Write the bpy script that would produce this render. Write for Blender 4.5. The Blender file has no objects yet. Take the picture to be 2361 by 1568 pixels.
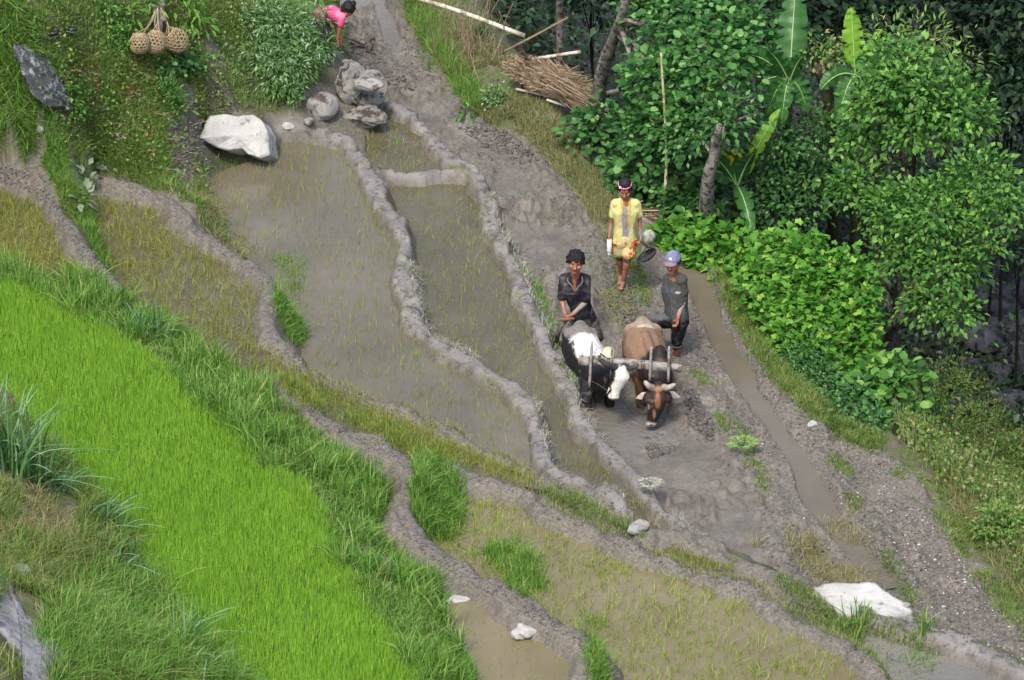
import bpy, bmesh, math, random
import numpy as np
from mathutils import Vector, Matrix

S = bpy.context.scene
COL = S.collection
rng = np.random.default_rng(11)
random.seed(11)

# ---------------------------------------------------------------- camera, sky, sun, exposure
PITCH = math.radians(28.0)
DIST = 60.0
IW, IH, FPX = 2361.0, 1568.0, 11067.0          # working pixel frame used for reading positions off the photo
cd = bpy.data.cameras.new("camera")
cam = bpy.data.objects.new("camera", cd)
COL.objects.link(cam)
cam.location = (0, -DIST * math.cos(PITCH), DIST * math.sin(PITCH))
cam.rotation_euler = (math.pi / 2 - PITCH, 0, 0)
cd.sensor_width = 36.0
cd.lens = 36.0 * FPX / IW
cd.clip_start = 1.0
cd.clip_end = 3000.0
S.camera = cam

SUN_EL, SUN_AZ = math.radians(58), math.radians(-158)   # azimuth: direction the sun stands in, from +Y towards +X
w = bpy.data.worlds.new("World")
S.world = w
w.use_nodes = True
nt = w.node_tree
for n in list(nt.nodes):
    nt.nodes.remove(n)
wo = nt.nodes.new("ShaderNodeOutputWorld")
bg = nt.nodes.new("ShaderNodeBackground")
sk = nt.nodes.new("ShaderNodeTexSky")
sk.sky_type = 'NISHITA'
sk.sun_disc = False
sk.sun_elevation = SUN_EL
sk.sun_rotation = SUN_AZ
sk.air_density = 1.0
sk.dust_density = 3.5
sk.ozone_density = 0.8
bg.inputs[1].default_value = 0.15
nt.links.new(sk.outputs[0], bg.inputs[0])
nt.links.new(bg.outputs[0], wo.inputs[0])
ld = bpy.data.lights.new("sun", 'SUN')
ld.energy = 1.5
ld.angle = math.radians(10)
ld.color = (1.0, 0.965, 0.90)
sun = bpy.data.objects.new("sun", ld)
COL.objects.link(sun)
sd = Vector((math.sin(SUN_AZ) * math.cos(SUN_EL), math.cos(SUN_AZ) * math.cos(SUN_EL), math.sin(SUN_EL)))
sun.rotation_euler = sd.to_track_quat('Z', 'Y').to_euler()
sun.location = sd * 50
S.view_settings.view_transform = 'Standard'
S.view_settings.look = 'None'
S.view_settings.exposure = 0.95
S.view_settings.gamma = 1.0
S.render.resolution_x, S.render.resolution_y = 1024, 680
S.cycles.max_bounces = 5
S.cycles.diffuse_bounces = 2
S.cycles.glossy_bounces = 2
S.cycles.transmission_bounces = 3
S.cycles.use_adaptive_sampling = True

# ---------------------------------------------------------------- reading positions
SP, CP = math.sin(PITCH), math.cos(PITCH)
CAM = np.array([0, -DIST * CP, DIST * SP])

def ray(u, v):
    a = (np.asarray(u, float) - IW / 2) / FPX
    b = (IH / 2 - np.asarray(v, float)) / FPX
    return a, CP + b * SP, -SP + b * CP

def at(u, v, z):
    dx, dy, dz = ray(u, v)
    t = (z - CAM[2]) / dz
    return np.stack([dx * t, CAM[1] + dy * t, np.broadcast_to(np.asarray(z, float), np.shape(t)) + 0 * t], -1)

def aty(u, v, y):
    dx, dy, dz = ray(u, v)
    t = (y - CAM[1]) / dy
    return np.stack([dx * t, y + 0 * t, CAM[2] + dz * t], -1)

def project(P):
    d = P - CAM
    f = d[..., 1] * CP - d[..., 2] * SP
    up = d[..., 1] * SP + d[..., 2] * CP
    return IW / 2 + FPX * d[..., 0] / f, IH / 2 - FPX * up / f

# ---------------------------------------------------------------- noise
_L = rng.random((8, 256, 256))
def vnoise(x, y, k=0):
    xi = np.floor(x).astype(int); yi = np.floor(y).astype(int)
    fx = x - xi; fy = y - yi
    fx = fx * fx * (3 - 2 * fx); fy = fy * fy * (3 - 2 * fy)
    L = _L[k % 8]
    a = L[xi % 256, yi % 256]; b = L[(xi + 1) % 256, yi % 256]
    c = L[xi % 256, (yi + 1) % 256]; d = L[(xi + 1) % 256, (yi + 1) % 256]
    return (a * (1 - fx) + b * fx) * (1 - fy) + (c * (1 - fx) + d * fx) * fy - 0.5

def fbm(x, y, sc, octv=4, k=0, gain=0.5):
    r = 0; a = 1.0
    for i in range(octv):
        r = r + a * vnoise(x * sc + 17.3 * i, y * sc + 9.1 * i, k + i)
        sc *= 2.03; a *= gain
    return r

def sst(a, b, x):
    t = np.clip((x - a) / (b - a), 0, 1)
    return t * t * (3 - 2 * t)

def inpoly(x, y, poly):
    poly = np.asarray(poly)
    ins = np.zeros(np.shape(x), bool)
    n = len(poly); j = n - 1
    for i in range(n):
        xi, yi = poly[i][0], poly[i][1]; xj, yj = poly[j][0], poly[j][1]
        if yi != yj:
            c = ((yi > y) != (yj > y)) & (x < (xj - xi) * (y - yi) / (yj - yi) + xi)
            ins ^= c
        j = i
    return ins

def smooth_line(pts, n=6):
    """Catmull-Rom through the read-off points"""
    P = np.asarray(pts, float)
    Q = np.vstack([2 * P[0] - P[1], P, 2 * P[-1] - P[-2]])
    out = []
    for i in range(1, len(Q) - 2):
        p0, p1, p2, p3 = Q[i - 1], Q[i], Q[i + 1], Q[i + 2]
        for k in range(n):
            t = k / n
            out.append(0.5 * ((2 * p1) + (-p0 + p2) * t + (2 * p0 - 5 * p1 + 4 * p2 - p3) * t * t + (-p0 + 3 * p1 - 3 * p2 + p3) * t ** 3))
    out.append(P[-1])
    return np.array(out)

def line_field(X, Y, line, reach):
    """distance to a 3D polyline (in plan), height of the nearest point, side (+ = right of travel)"""
    D = np.full(X.shape, 1e9); Z = np.zeros(X.shape); SD = np.zeros(X.shape)
    for a, b in zip(line[:-1], line[1:]):
        ex, ey = b[0] - a[0], b[1] - a[1]
        L2 = ex * ex + ey * ey + 1e-12
        if reach is not None:
            m = (X > min(a[0], b[0]) - reach) & (X < max(a[0], b[0]) + reach) & (Y > min(a[1], b[1]) - reach) & (Y < max(a[1], b[1]) + reach)
            if not m.any():
                continue
            x = X[m]; y = Y[m]
        else:
            m = slice(None); x = X; y = Y
        t = np.clip(((x - a[0]) * ex + (y - a[1]) * ey) / L2, 0, 1)
        dx = x - a[0] - t * ex; dy = y - a[1] - t * ey
        d = np.hypot(dx, dy)
        z = a[2] + t * (b[2] - a[2])
        s = np.sign(ey * dx - ex * dy)
        cur = D[m]
        k = d < cur
        cz = Z[m]; cs = SD[m]
        D[m] = np.where(k, d, cur); Z[m] = np.where(k, z, cz); SD[m] = np.where(k, s, cs)
    return D, Z, SD

# ---------------------------------------------------------------- materials
def lin(c):
    r = []
    for v in c[:3]:
        v = v / 255.0
        r.append(v / 12.92 if v <= 0.04045 else ((v + 0.055) / 1.055) ** 2.4)
    return (*r, 1.0)

class NT:
    def __init__(s, name):
        s.m = bpy.data.materials.new(name); s.m.use_nodes = True
        s.t = s.m.node_tree
        for n in list(s.t.nodes): s.t.nodes.remove(n)
        s.out = s.n("ShaderNodeOutputMaterial")
        s.b = s.n("ShaderNodeBsdfPrincipled")
        s.t.links.new(s.b.outputs[0], s.out.inputs[0])
    def n(s, k, **kw):
        x = s.t.nodes.new(k)
        for a, v in kw.items(): setattr(x, a, v)
        return x
    def l(s, a, b): s.t.links.new(a, b)
    def pos(s):
        g = s.n("ShaderNodeNewGeometry"); return g.outputs["Position"]
    def noise(s, vec, scale, detail=5, rough=0.6, dist=0.0):
        x = s.n("ShaderNodeTexNoise"); x.inputs["Scale"].default_value = scale
        x.inputs["Detail"].default_value = detail; x.inputs["Roughness"].default_value = rough
        x.inputs["Distortion"].default_value = dist
        s.l(vec, x.inputs["Vector"]); return x.outputs["Fac"]
    def ramp(s, fac, stops):
        r = s.n("ShaderNodeValToRGB"); e = r.color_ramp.elements
        e[0].position, e[0].color = stops[0]
        e[1].position, e[1].color = stops[-1]
        for p, c in stops[1:-1]:
            k = e.new(p); k.color = c
        s.l(fac, r.inputs[0]); return r.outputs[0]
    def mix(s, fac, a, b, mode='MIX'):
        x = s.n("ShaderNodeMix", data_type='RGBA', blend_type=mode)
        for src, i in ((fac, 0), (a, 6), (b, 7)):
            if isinstance(src, (int, float)): x.inputs[i].default_value = src
            elif isinstance(src, tuple): x.inputs[i].default_value = src
            else: s.l(src, x.inputs[i])
        return x.outputs[2]
    def math(s, op, a, b=None):
        x = s.n("ShaderNodeMath", operation=op)
        for src, i in ((a, 0), (b, 1)):
            if src is None: continue
            if isinstance(src, (int, float)): x.inputs[i].default_value = src
            else: s.l(src, x.inputs[i])
        return x.outputs[0]
    def bump(s, h, strength=0.5, dist=0.02):
        b = s.n("ShaderNodeBump"); b.inputs["Strength"].default_value = strength
        b.inputs["Distance"].default_value = dist
        s.l(h, b.inputs["Height"]); s.l(b.outputs[0], s.b.inputs["Normal"])

MATS = {}
def pmat(name, c1, c2, scale=6, rough=0.75, bump=0.0, bscale=40, bdist=0.01, spec=0.3, c3=None, s3=1.5, t3=(0.5, 0.6), metal=0):
    """two tones mixed by noise, optional patches of a third, optional bump"""
    if name in MATS: return MATS[name]
    t = NT(name); p = t.pos()
    col = t.ramp(t.noise(p, scale), [(0.3, lin(c1)), (0.7, lin(c2))])
    if c3 is not None:
        f = t.ramp(t.noise(p, s3, 6, 0.65), [(t3[0], (0, 0, 0, 1)), (t3[1], (1, 1, 1, 1))])
        col = t.mix(f, col, lin(c3))
    t.l(col, t.b.inputs["Base Color"])
    t.b.inputs["Roughness"].default_value = rough
    t.b.inputs["Specular IOR Level"].default_value = spec
    t.b.inputs["Metallic"].default_value = metal
    if bump > 0: t.bump(t.noise(p, bscale, 5), bump, bdist)
    MATS[name] = t.m
    return t.m

def leafmat(name, c1, c2, c3=None, f3=0.08, rough=0.5, trans=0.3, spec=0.25, vscale=1.2):
    """leaf or blade: colour differs from leaf to leaf, and slowly across the plant; light passes through"""
    if name in MATS: return MATS[name]
    t = NT(name); g = t.n("ShaderNodeNewGeometry")
    r = g.outputs["Random Per Island"]
    n = t.noise(g.outputs["Position"], vscale, 3)
    f = t.math('ADD', t.math('MULTIPLY', r, 0.6), t.math('MULTIPLY', n, 0.4))
    col = t.ramp(f, [(0.2, lin(c1)), (0.75, lin(c2))])
    if c3 is not None:
        r2 = t.math('FRACT', t.math('MULTIPLY', r, 37.0))
        col = t.mix(t.math('LESS_THAN', r2, f3), col, lin(c3))
    t.l(col, t.b.inputs["Base Color"])
    t.b.inputs["Roughness"].default_value = rough
    t.b.inputs["Specular IOR Level"].default_value = spec
    if trans > 0:
        tr = t.n("ShaderNodeBsdfTranslucent")
        cc = t.mix(0.5, col, (1.0, 1.0, 0.55, 1), 'MULTIPLY')
        t.l(cc, tr.inputs[0])
        ms = t.n("ShaderNodeMixShader"); ms.inputs[0].default_value = trans
        t.l(t.b.outputs[0], ms.inputs[1]); t.l(tr.outputs[0], ms.inputs[2]); t.l(ms.outputs[0], t.out.inputs[0])
    MATS[name] = t.m
    return t.m

# ---------------------------------------------------------------- object helpers
def mesh_np(name, V, F, mat, parent=None, loc=None, smooth=False, attrs=None):
    V = np.asarray(V, float).reshape(-1, 3)
    off = np.zeros(3)
    if loc is not None: off = np.asarray(loc, float)
    if parent is not None:
        q = parent
        off = np.zeros(3)
        while q is not None:
            off = off + np.array(q.location); q = q.parent
    me = bpy.data.meshes.new(name)
    Fs = F if isinstance(F, (list, tuple)) and len(F) and isinstance(F[0], np.ndarray) and F[0].ndim == 2 else [np.asarray(F)]
    loops = np.concatenate([f.ravel() for f in Fs]).astype(np.int32)
    starts = []; s = 0
    for f in Fs:
        k = f.shape[1]; starts.append(s + np.arange(len(f)) * k); s += f.size
    starts = np.concatenate(starts).astype(np.int32)
    me.vertices.add(len(V)); me.vertices.foreach_set("co", (V - off).astype(np.float32).ravel())
    me.loops.add(len(loops)); me.loops.foreach_set("vertex_index", loops)
    me.polygons.add(len(starts)); me.polygons.foreach_set("loop_start", starts)
    if smooth: me.polygons.foreach_set("use_smooth", np.ones(len(starts), bool))
    if attrs:
        for k, a in attrs.items():
            at_ = me.attributes.new(k, 'FLOAT_COLOR', 'POINT')
            c = np.ones((len(V), 4), np.float32); c[:, :a.shape[1]] = a
            at_.data.foreach_set("color", c.ravel())
    me.update(calc_edges=True)
    for m in (mat if isinstance(mat, (list, tuple)) else [mat]):
        me.materials.append(m)
    o = bpy.data.objects.new(name, me); COL.objects.link(o)
    if parent is not None: o.parent = parent
    elif loc is not None: o.location = tuple(loc)
    return o

def tag(o, label=None, cat=None, group=None, kind=None):
    if label: o["label"] = label
    if cat: o["category"] = cat
    if group: o["group"] = group
    if kind: o["kind"] = kind
    return o

def thing(name, label, cat, loc, group=None):
    o = bpy.data.objects.new(name, None); COL.objects.link(o)
    o.location = tuple(float(q) for q in loc)
    o.empty_display_size = 0.1
    return tag(o, label, cat, group)

class MB:
    """collects geometry as arrays"""
    def __init__(s): s.V = []; s.F = {}; s.n = 0
    def add(s, V, F):
        V = np.asarray(V, float); F = np.asarray(F, int)
        s.V.append(V); s.F.setdefault(F.shape[1], []).append(F + s.n); s.n += len(V)
    def tube(s, pts, rad, seg=7, cap=True):
        P = np.asarray(pts, float); n = len(P)
        R = np.broadcast_to(np.asarray(rad, float), (n,))
        T = np.gradient(P, axis=0); T /= np.linalg.norm(T, axis=1)[:, None] + 1e-9
        ref = np.array([0.13, 0.2, 1.0]) if abs(T[0][2]) < 0.9 else np.array([1.0, 0.1, 0.1])
        A = np.cross(T, ref); A /= np.linalg.norm(A, axis=1)[:, None]
        B = np.cross(T, A)
        th = np.arange(seg) * 2 * np.pi / seg
        V = P[:, None] + R[:, None, None] * (A[:, None] * np.cos(th)[None, :, None] + B[:, None] * np.sin(th)[None, :, None])
        V = V.reshape(-1, 3)
        i = np.arange(n - 1)[:, None] * seg; j = np.arange(seg)[None]; j2 = (j + 1) % seg
        F = np.stack([i + j, i + j2, i + seg + j2, i + seg + j], -1).reshape(-1, 4)
        s.add(V, F)
        if cap:
            b = s.n - len(V)
            s.V.append(P[[0, -1]]); c0 = s.n; s.n += 2
            jj = np.arange(seg)
            f1 = np.stack([np.full(seg, c0), b + (jj + 1) % seg, b + jj], -1)
            e = b + (n - 1) * seg
            f2 = np.stack([np.full(seg, c0 + 1), e + jj, e + (jj + 1) % seg], -1)
            s.F.setdefault(3, []).append(np.vstack([f1, f2]))
    def box(s, c, size, rot=None):
        x, y, z = np.asarray(size) / 2
        V = np.array([[a * x, b * y, d * z] for a in (-1, 1) for b in (-1, 1) for d in (-1, 1)], float)
        if rot is not None: V = V @ np.asarray(rot).T
        F = [[0, 1, 3, 2], [4, 6, 7, 5], [0, 4, 5, 1], [2, 3, 7, 6], [0, 2, 6, 4], [1, 5, 7, 3]]
        s.add(V + np.asarray(c), F)
    def build(s, name, mat, parent=None, loc=None, smooth=False):
        V = np.vstack(s.V); Fs = [np.vstack(f) for f in s.F.values()]
        return mesh_np(name, V, Fs, mat, parent, loc, smooth)

def unit(v):
    v = np.asarray(v, float); return v / (np.linalg.norm(v, axis=-1, keepdims=True) + 1e-9)

# ================================================================ TERRAIN
# bund crest lines, read off the photo, with crest heights in metres
def crest(pts, z):
    p = smooth_line([(a[0], a[1]) for a in pts], 5)
    if np.ndim(z) == 0: zz = np.full(len(p), float(z))
    else: zz = np.interp(np.linspace(0, 1, len(p)), np.linspace(0, 1, len(z)), z)
    return at(p[:, 0], p[:, 1], zz)

pA = [(-80, 392), (0, 400), (60, 418), (110, 457), (150, 512), (180, 562), (215, 600), (245, 632), (262, 655)]
pC = [(222, 398), (262, 414), (330, 432), (385, 460), (420, 500), (470, 535), (530, 578), (585, 618), (617, 662), (610, 720), (630, 775),
      (675, 820), (720, 860), (800, 900), (880, 925), (960, 962), (1060, 1012), (1130, 1047), (1200, 1080), (1270, 1112), (1340, 1150), (1420, 1190), (1490, 1228)]
pC2 = [(1490, 1228), (1560, 1232), (1640, 1250), (1714, 1286), (1760, 1316), (1810, 1348), (1860, 1378)]
pG = [(940, 1062), (1000, 1062), (1100, 1092), (1200, 1122), (1245, 1160), (1300, 1182), (1370, 1210), (1440, 1246), (1515, 1283), (1602, 1314),
      (1672, 1334), (1729, 1356), (1778, 1390), (1831, 1422), (1884, 1445), (1954, 1482), (2007, 1528), (2050, 1575), (2110, 1640)]
pH = [(640, 872), (700, 930), (780, 985), (850, 1015), (925, 1055), (948, 1100), (925, 1150), (932, 1210), (990, 1268), (1080, 1325), (1170, 1368),
      (1230, 1410), (1310, 1450), (1355, 1500), (1350, 1570), (1340, 1650)]
pR = [(2000, 1412), (2096, 1438), (2202, 1470), (2290, 1503), (2361, 1544), (2450, 1600)]
pT = [(650, 302), (720, 296), (790, 316), (815, 340), (840, 378), (868, 425), (888, 470), (908, 500), (932, 540), (930, 590), (924, 640), (945, 690), (962, 738),
      (1002, 782), (1060, 818), (1120, 850), (1170, 878), (1203, 912), (1225, 950), (1236, 1000), (1250, 1048), (1276, 1082), (1340, 1102), (1400, 1135), (1450, 1175)]
pX = [(868, 386), (940, 396), (1000, 386), (1075, 386)]
pF = [(900, 240), (950, 262), (985, 298), (1012, 340), (1050, 372), (1090, 392), (1116, 440), (1132, 500), (1160, 560), (1190, 620), (1215, 680),
      (1237, 740), (1265, 800), (1298, 860), (1322, 920), (1352, 980), (1402, 1040), (1460, 1092), (1505, 1145), (1555, 1200), (1610, 1240)]
BUNDS = [ # line, flat half width, flank slope, roughness
    (crest(pA, 1.20), 0.085, 1.5, 0.02), (crest(pC, [1.02, .93, .90, .88, .84, .80, .72, .66, .62]), 0.10, 1.5, 0.022),
    (crest(pC2, [.60, .55, .5]), 0.09, 1.4, 0.02), (crest(pG, [.84, .78, .74, .74, .74]), 0.09, 1.6, 0.018),
    (crest(pH, [1.15, 1.0, .95, .98, 1.02, 1.02]), 0.15, 1.3, 0.025), (crest(pR, .36), 0.11, 1.5, 0.012),
    (crest(pT, [.50, .51, .51, .50, .50, .48]), 0.12, 3.0, 0.014), (crest(pX, .30), 0.06, 2.2, 0.012), (crest(pF, [.30, .29, .29, .29, .29, .28]), 0.105, 3.0, 0.014),
]
# rough broken ridges of ploughed mud
SCARS = [[(445, 140), (540, 160), (600, 235), (560, 262), (480, 262), (440, 340), (455, 440), (410, 400), (380, 300), (420, 220)], [(150, 330), (240, 340), (250, 380), (180, 395)], [(60, 200), (110, 260), (120, 330), (80, 330)], [(170, 130), (230, 150), (200, 230), (150, 210)], [(255, 200), (330, 230), (300, 330), (260, 290)], [(765, 130), (830, 130), (900, 210), (905, 250), (850, 330), (790, 315), (720, 290), (690, 250), (760, 210)]]
RIDGES = [(crest([(905, 0), (930, 60), (965, 130), (1010, 190), (1060, 250), (1100, 290), (1180, 320), (1235, 370), (1290, 430), (1340, 490), (1375, 555)], .12), .10, .9, .05),
          (crest([(800, 60), (850, 90), (890, 130), (950, 180), (1010, 235), (1060, 275)], .10), .05, .9, .05),
          (crest([(1375, 555), (1405, 610), (1435, 660), (1462, 700), (1490, 745), (1560, 800), (1590, 860), (1640, 930), (1690, 1010), (1740, 1100), (1780, 1180), (1820, 1270), (1880, 1350)], .10), .16, .7, .05),
          (crest([(1570, 560), (1640, 640), (1680, 700), (1720, 770), (1790, 880), (1870, 980), (1925, 1080), (1970, 1170), (2030, 1260), (2100, 1360), (2170, 1420)], .03), .12, .8, .03)]
# ponds: outline along the crests, water level
def poly(px, z): 
    p = np.array(px, float); return at(p[:, 0], p[:, 1], z)[:, :2]
def seg(p, a, b): return p[a:b]
ponds = {
 'A': (pA[:8] + [(200, 625), (120, 612), (60, 600), (0, 585), (-80, 560)], 1.04, 1.18),
 'B': (pC[:20] + [(1230, 1105)] + [(1100, 1088), (1000, 1058), (940, 1055), (850, 1005), (780, 965), (700, 915), (640, 875), (560, 850), (480, 805), (400, 735), (320, 690), (262, 650), (245, 590), (215, 520), (200, 440)], .74, .86),
 'L': (pT[:22] + [(1270, 1108)] + pC[18:7:-1] + [(545, 575), (512, 520), (483, 455), (478, 395), (520, 368), (640, 330)], .35, .49),
 'E': (pX[::-1][::-1] + pF[5:] + [(1545, 1225), (1490, 1212)] + pT[:2:-1][:-2], .12, .28),
 'T': (pF[:6] + pX[::-1] + [(845, 345), (845, 290)], .14, .27),
 'P': (pG + [(2110, 1700), (1330, 1700)] + pH[:4:-1], .60, .74),
 'Q': ([(1015, 1385), (1080, 1375), (1180, 1392), (1230, 1440), (1320, 1480), (1345, 1560), (1340, 1650), (1330, 1700), (1130, 1700), (1090, 1540), (1050, 1450)], .84, .90),
 'W': (pC2[:4] + [(1690, 1310), (1602, 1300), (1515, 1270), (1490, 1240)], .44, .52),
 'V': (pR + [(2450, 1680), (2120, 1680), (2060, 1560), (1990, 1480)], .20, .30),
}
pondpoly = {k: (poly(v[0], v[2]), v[1]) for k, v in ponds.items()}
mudpx = [(760, -60), (900, -60), (935, 60), (975, 130), (1060, 240), (1110, 290), (1190, 315), (1250, 370), (1310, 440), (1360, 510), (1400, 590), (1450, 660), (1490, 740), (1560, 790),
         (1600, 860), (1650, 930), (1700, 1010), (1750, 1100), (1790, 1190), (1830, 1280), (1870, 1360), (1760, 1310), (1640, 1250)] + pF[::-1] + [(850, 200), (790, 110), (760, 20)]
mudpoly = poly(mudpx, .05)
gravpx = [(1560, 560), (1660, 640), (1720, 740), (1800, 870), (1900, 960), (2040, 1030), (2130, 1110), (2200, 1200), (2280, 1310), (2361, 1420), (2460, 1560), (2361, 1545), (2202, 1470), (2096, 1438), (2000, 1400), (1860, 1370), (1790, 1200), (1700, 1020), (1640, 930), (1580, 850), (1490, 745), (1440, 660), (1420, 600)]
gravpoly = poly(gravpx, .0)
chan = crest([(1475, 545), (1540, 580), (1592, 615), (1622, 690), (1652, 765), (1700, 850), (1750, 930), (1805, 1005), (1855, 1085), (1893, 1160), (1945, 1235), (2005, 1300), (2060, 1350)], -.02)
chan2 = crest([(850, -60), (872, 0), (892, 50), (905, 90)], .035)
seedpx = [(-80, 640), (0, 655), (60, 665), (130, 705), (165, 735), (260, 765), (308, 800), (375, 852), (442, 922), (512, 972), (572, 1002), (612, 1066), (704, 1122), (750, 1194), (774, 1284), (840, 1352), (866, 1432), (966, 1522), (1000, 1640),
          (560, 1640), (520, 1560), (420, 1440), (330, 1360), (310, 1240), (210, 1130), (100, 1010), (0, 930), (-80, 880)]
seedpoly = poly(seedpx, 1.38)
OE = crest([(930, -160), (985, -20), (1060, 60), (1140, 120), (1210, 190), (1265, 260), (1330, 360), (1400, 432), (1500, 505), (1600, 560), (1690, 680), (1765, 800), (1900, 925), (2060, 1005), (2180, 1090), (2290, 1190), (2380, 1320), (2520, 1500), (2800, 1800)],
           [.5, .45, .4, .35, .3, .2, .1, .0, -.05, -.1, -.15, -.2, -.2])
# heights of the banks between
ctrl = [(-400, -100, 4.6), (-400, 300, 3.2), (-400, 700, 2.6), (-400, 1100, 3.4), (-400, 1600, 4.4),
  (0, -40, 3.7), (0, 100, 3.1), (0, 200, 2.6), (0, 300, 1.9), (0, 375, 1.32), (150, 0, 3.2), (150, 200, 2.2), (150, 330, 1.6), (150, 430, 1.25), (200, 520, 1.1), (240, 600, 1.0),
  (300, 0, 2.7), (300, 150, 2.0), (300, 300, 1.45), (230, 385, 1.15), (400, 420, 1.0), (450, 470, .9), (450, 300, 1.05), (450, 180, 1.45), (450, 60, 1.9), (450, -60, 2.3), (600, -40, 1.7), (600, 100, 1.3), (580, 200, .95),
  (470, 380, .58), (480, 330, .55), (500, 480, .7), (600, 270, .75), (700, 270, .62), (740, 150, .75), (760, 60, .8), (780, -40, 1.0), (800, 200, .5), (840, 260, .42), (800, 120, .35),
  (530, 545, .75), (690, 640, .5), (680, 740, .5),
  (930, -20, .35), (1000, 100, .3), (1100, 220, .2), (1200, 280, .16), (1300, 380, .14), (1420, 500, .1), (1180, 170, .42), (1280, 290, .33),
  (1450, 640, .12), (1500, 700, .1), (1700, 980, .12), (1780, 1150, .1), (1900, 1260, .0), (2000, 1340, .05), (2050, 1120, -.05), (2200, 1300, -.05), (2100, 1250, -.05),
  (1850, 1340, .3), (1940, 1435, .26), (2020, 1500, .36), (1900, 1410, .28), (2040, 1440, .22), (1985, 1385, .15),
  (280, 690, 1.25), (330, 745, 1.3), (420, 830, 1.2), (480, 880, 1.25), (560, 930, 1.2), (620, 960, 1.15), (700, 1030, 1.2), (780, 1120, 1.15), (830, 1230, 1.15), (880, 1330, 1.12), (960, 1400, 1.1), (1050, 1500, 1.05), (1080, 1600, 1.05),
  (0, 620, 1.25), (100, 640, 1.25), (180, 680, 1.25), (640, 1090, 1.35), (800, 1350, 1.32), (960, 1560, 1.3),
  (0, 880, 1.75), (80, 1000, 1.65), (180, 1130, 1.6), (280, 1250, 1.6), (300, 1370, 1.6), (430, 1470, 1.55), (540, 1600, 1.5),
  (0, 1060, 2.0), (100, 1200, 1.9), (0, 1250, 2.2), (150, 1380, 2.0), (0, 1450, 2.45), (250, 1480, 1.95), (100, 1568, 2.3), (0, 1640, 2.6), (350, 1600, 1.8)]
cc = np.array([at(u, v, z) for u, v, z in ctrl])
for k, (pp, lv) in pondpoly.items():
    cc = np.vstack([cc, np.c_[pp, np.full(len(pp), lv)]])
cc = np.vstack([cc, np.c_[mudpoly, np.full(len(mudpoly), .03)], np.c_[seedpoly, np.full(len(seedpoly), 1.38)], OE[::5]])
key = np.round(cc[:, :2] / 0.12).astype(int)
_, ui = np.unique(key, axis=0, return_index=True)
cc = cc[np.sort(ui)]
A_ = np.hypot(cc[:, None, 0] - cc[None, :, 0], cc[:, None, 1] - cc[None, :, 1]) - 0.05 * np.eye(len(cc))
n_ = len(cc)
PH = np.c_[np.ones(n_), cc[:, :2]]
MM = np.block([[A_, PH], [PH.T, np.zeros((3, 3))]])
WW = np.linalg.solve(MM, np.r_[cc[:, 2], 0, 0, 0])

def axis(lo, hi, step, far_lo, far_hi):
    a = np.arange(lo, hi, step); g = [hi]; s = step
    while g[-1] < far_hi: s *= 1.28; g.append(g[-1] + s)
    h = [lo - step]; s = step
    while h[-1] > far_lo: s *= 1.28; h.append(h[-1] - s)
    return np.array(h[::-1] + list(a) + g)
gx = axis(-7.3, 8.3, 0.028, -260, 260)
gy = axis(-9.5, 12.5, 0.042, -150, 420)
GX, GY = np.meshgrid(gx, gy, indexing='ij')
cx_ = np.clip(GX, -9, 16); cy_ = np.clip(GY, -12, 26)
Z = WW[-3] + WW[-2] * cx_ + WW[-1] * cy_
for i in range(n_):
    Z += WW[i] * np.hypot(cx_ - cc[i, 0], cy_ - cc[i, 1])
Z = np.clip(Z, -1.0, 4.8)
veg = np.ones(GX.shape); grav = np.zeros(GX.shape); wetm = np.zeros(GX.shape)
dense = (GX > -8) & (GX < 9) & (GY > -11) & (GY < 14)
rough = fbm(GX, GY, 1.3, 5, 1) * .16 + fbm(GX, GY, 9, 3, 4) * .04
Z += rough * 0.8
Zb = Z.copy()
# flat terraces
m = inpoly(GX, GY, seedpoly); Z[m] = 1.38 + fbm(GX[m], GY[m], 3, 3, 2) * .03
m = inpoly(GX, GY, gravpoly)
Z[m] = (Zb - rough * .8)[m] + fbm(GX[m], GY[m], 2.6, 5, 2, .62) * .15 + np.abs(fbm(GX[m], GY[m], 9, 3, 5)) * .05
veg[m] = 0.0; grav[m] = 1.0
m = inpoly(GX, GY, mudpoly)
cl = fbm(GX[m], GY[m], 1.4, 3, 3) + .12
hole = sst(1.0, .35, np.hypot((GX[m] - at(1475, 985, 0)[0]) / .75, (GY[m] - at(1475, 985, 0)[1]) / .9))
Z[m] = .010 - .06 * hole + np.abs(fbm(GX[m], GY[m], 14, 3, 2, .6)) * .03 + fbm(GX[m], GY[m], .9, 3, 6) * .05 + sst(-.05, .35, cl) * np.abs(fbm(GX[m], GY[m], 6, 4, 1, .6)) * .25
veg[m] = 0; wetm[m] = 1; grav[m] = 0
for k, (pp, lv) in pondpoly.items():
    m = inpoly(GX, GY, pp)
    Z[m] = lv - .07 + fbm(GX[m], GY[m], 2, 3, 2) * .05
    veg[m] = 0; wetm[m] = 1
for sc, zz in zip(SCARS, (1.3, 1.5, 2.2, 2.3, 1.8, .5)):
    sp_ = poly(sc, zz)
    m = inpoly(GX + fbm(GX, GY, 4, 3, 5) * .15, GY + fbm(GX, GY, 4, 3, 6) * .15, sp_) & (fbm(GX, GY, 2.5, 4, 1) > (-.06 if zz > .6 else -9)); veg[m] = .1; grav[m] = .9
for ln, wd, sl, rg in RIDGES:
    D, H, _s = line_field(GX, GY, ln, 0.8)
    k = fbm(GX, GY, 1.1, 2, 2)
    hh = H - sl * np.maximum(0, D - wd) + np.abs(fbm(GX, GY, 7, 4, 5, .62)) * rg * 3.0 - rg * .9 + k * .12
    m = (D < .7) & (hh > Z)
    Z[m] = hh[m]
    q = D < wd * 2.0
    veg[q] = np.minimum(veg[q], .25)
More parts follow.
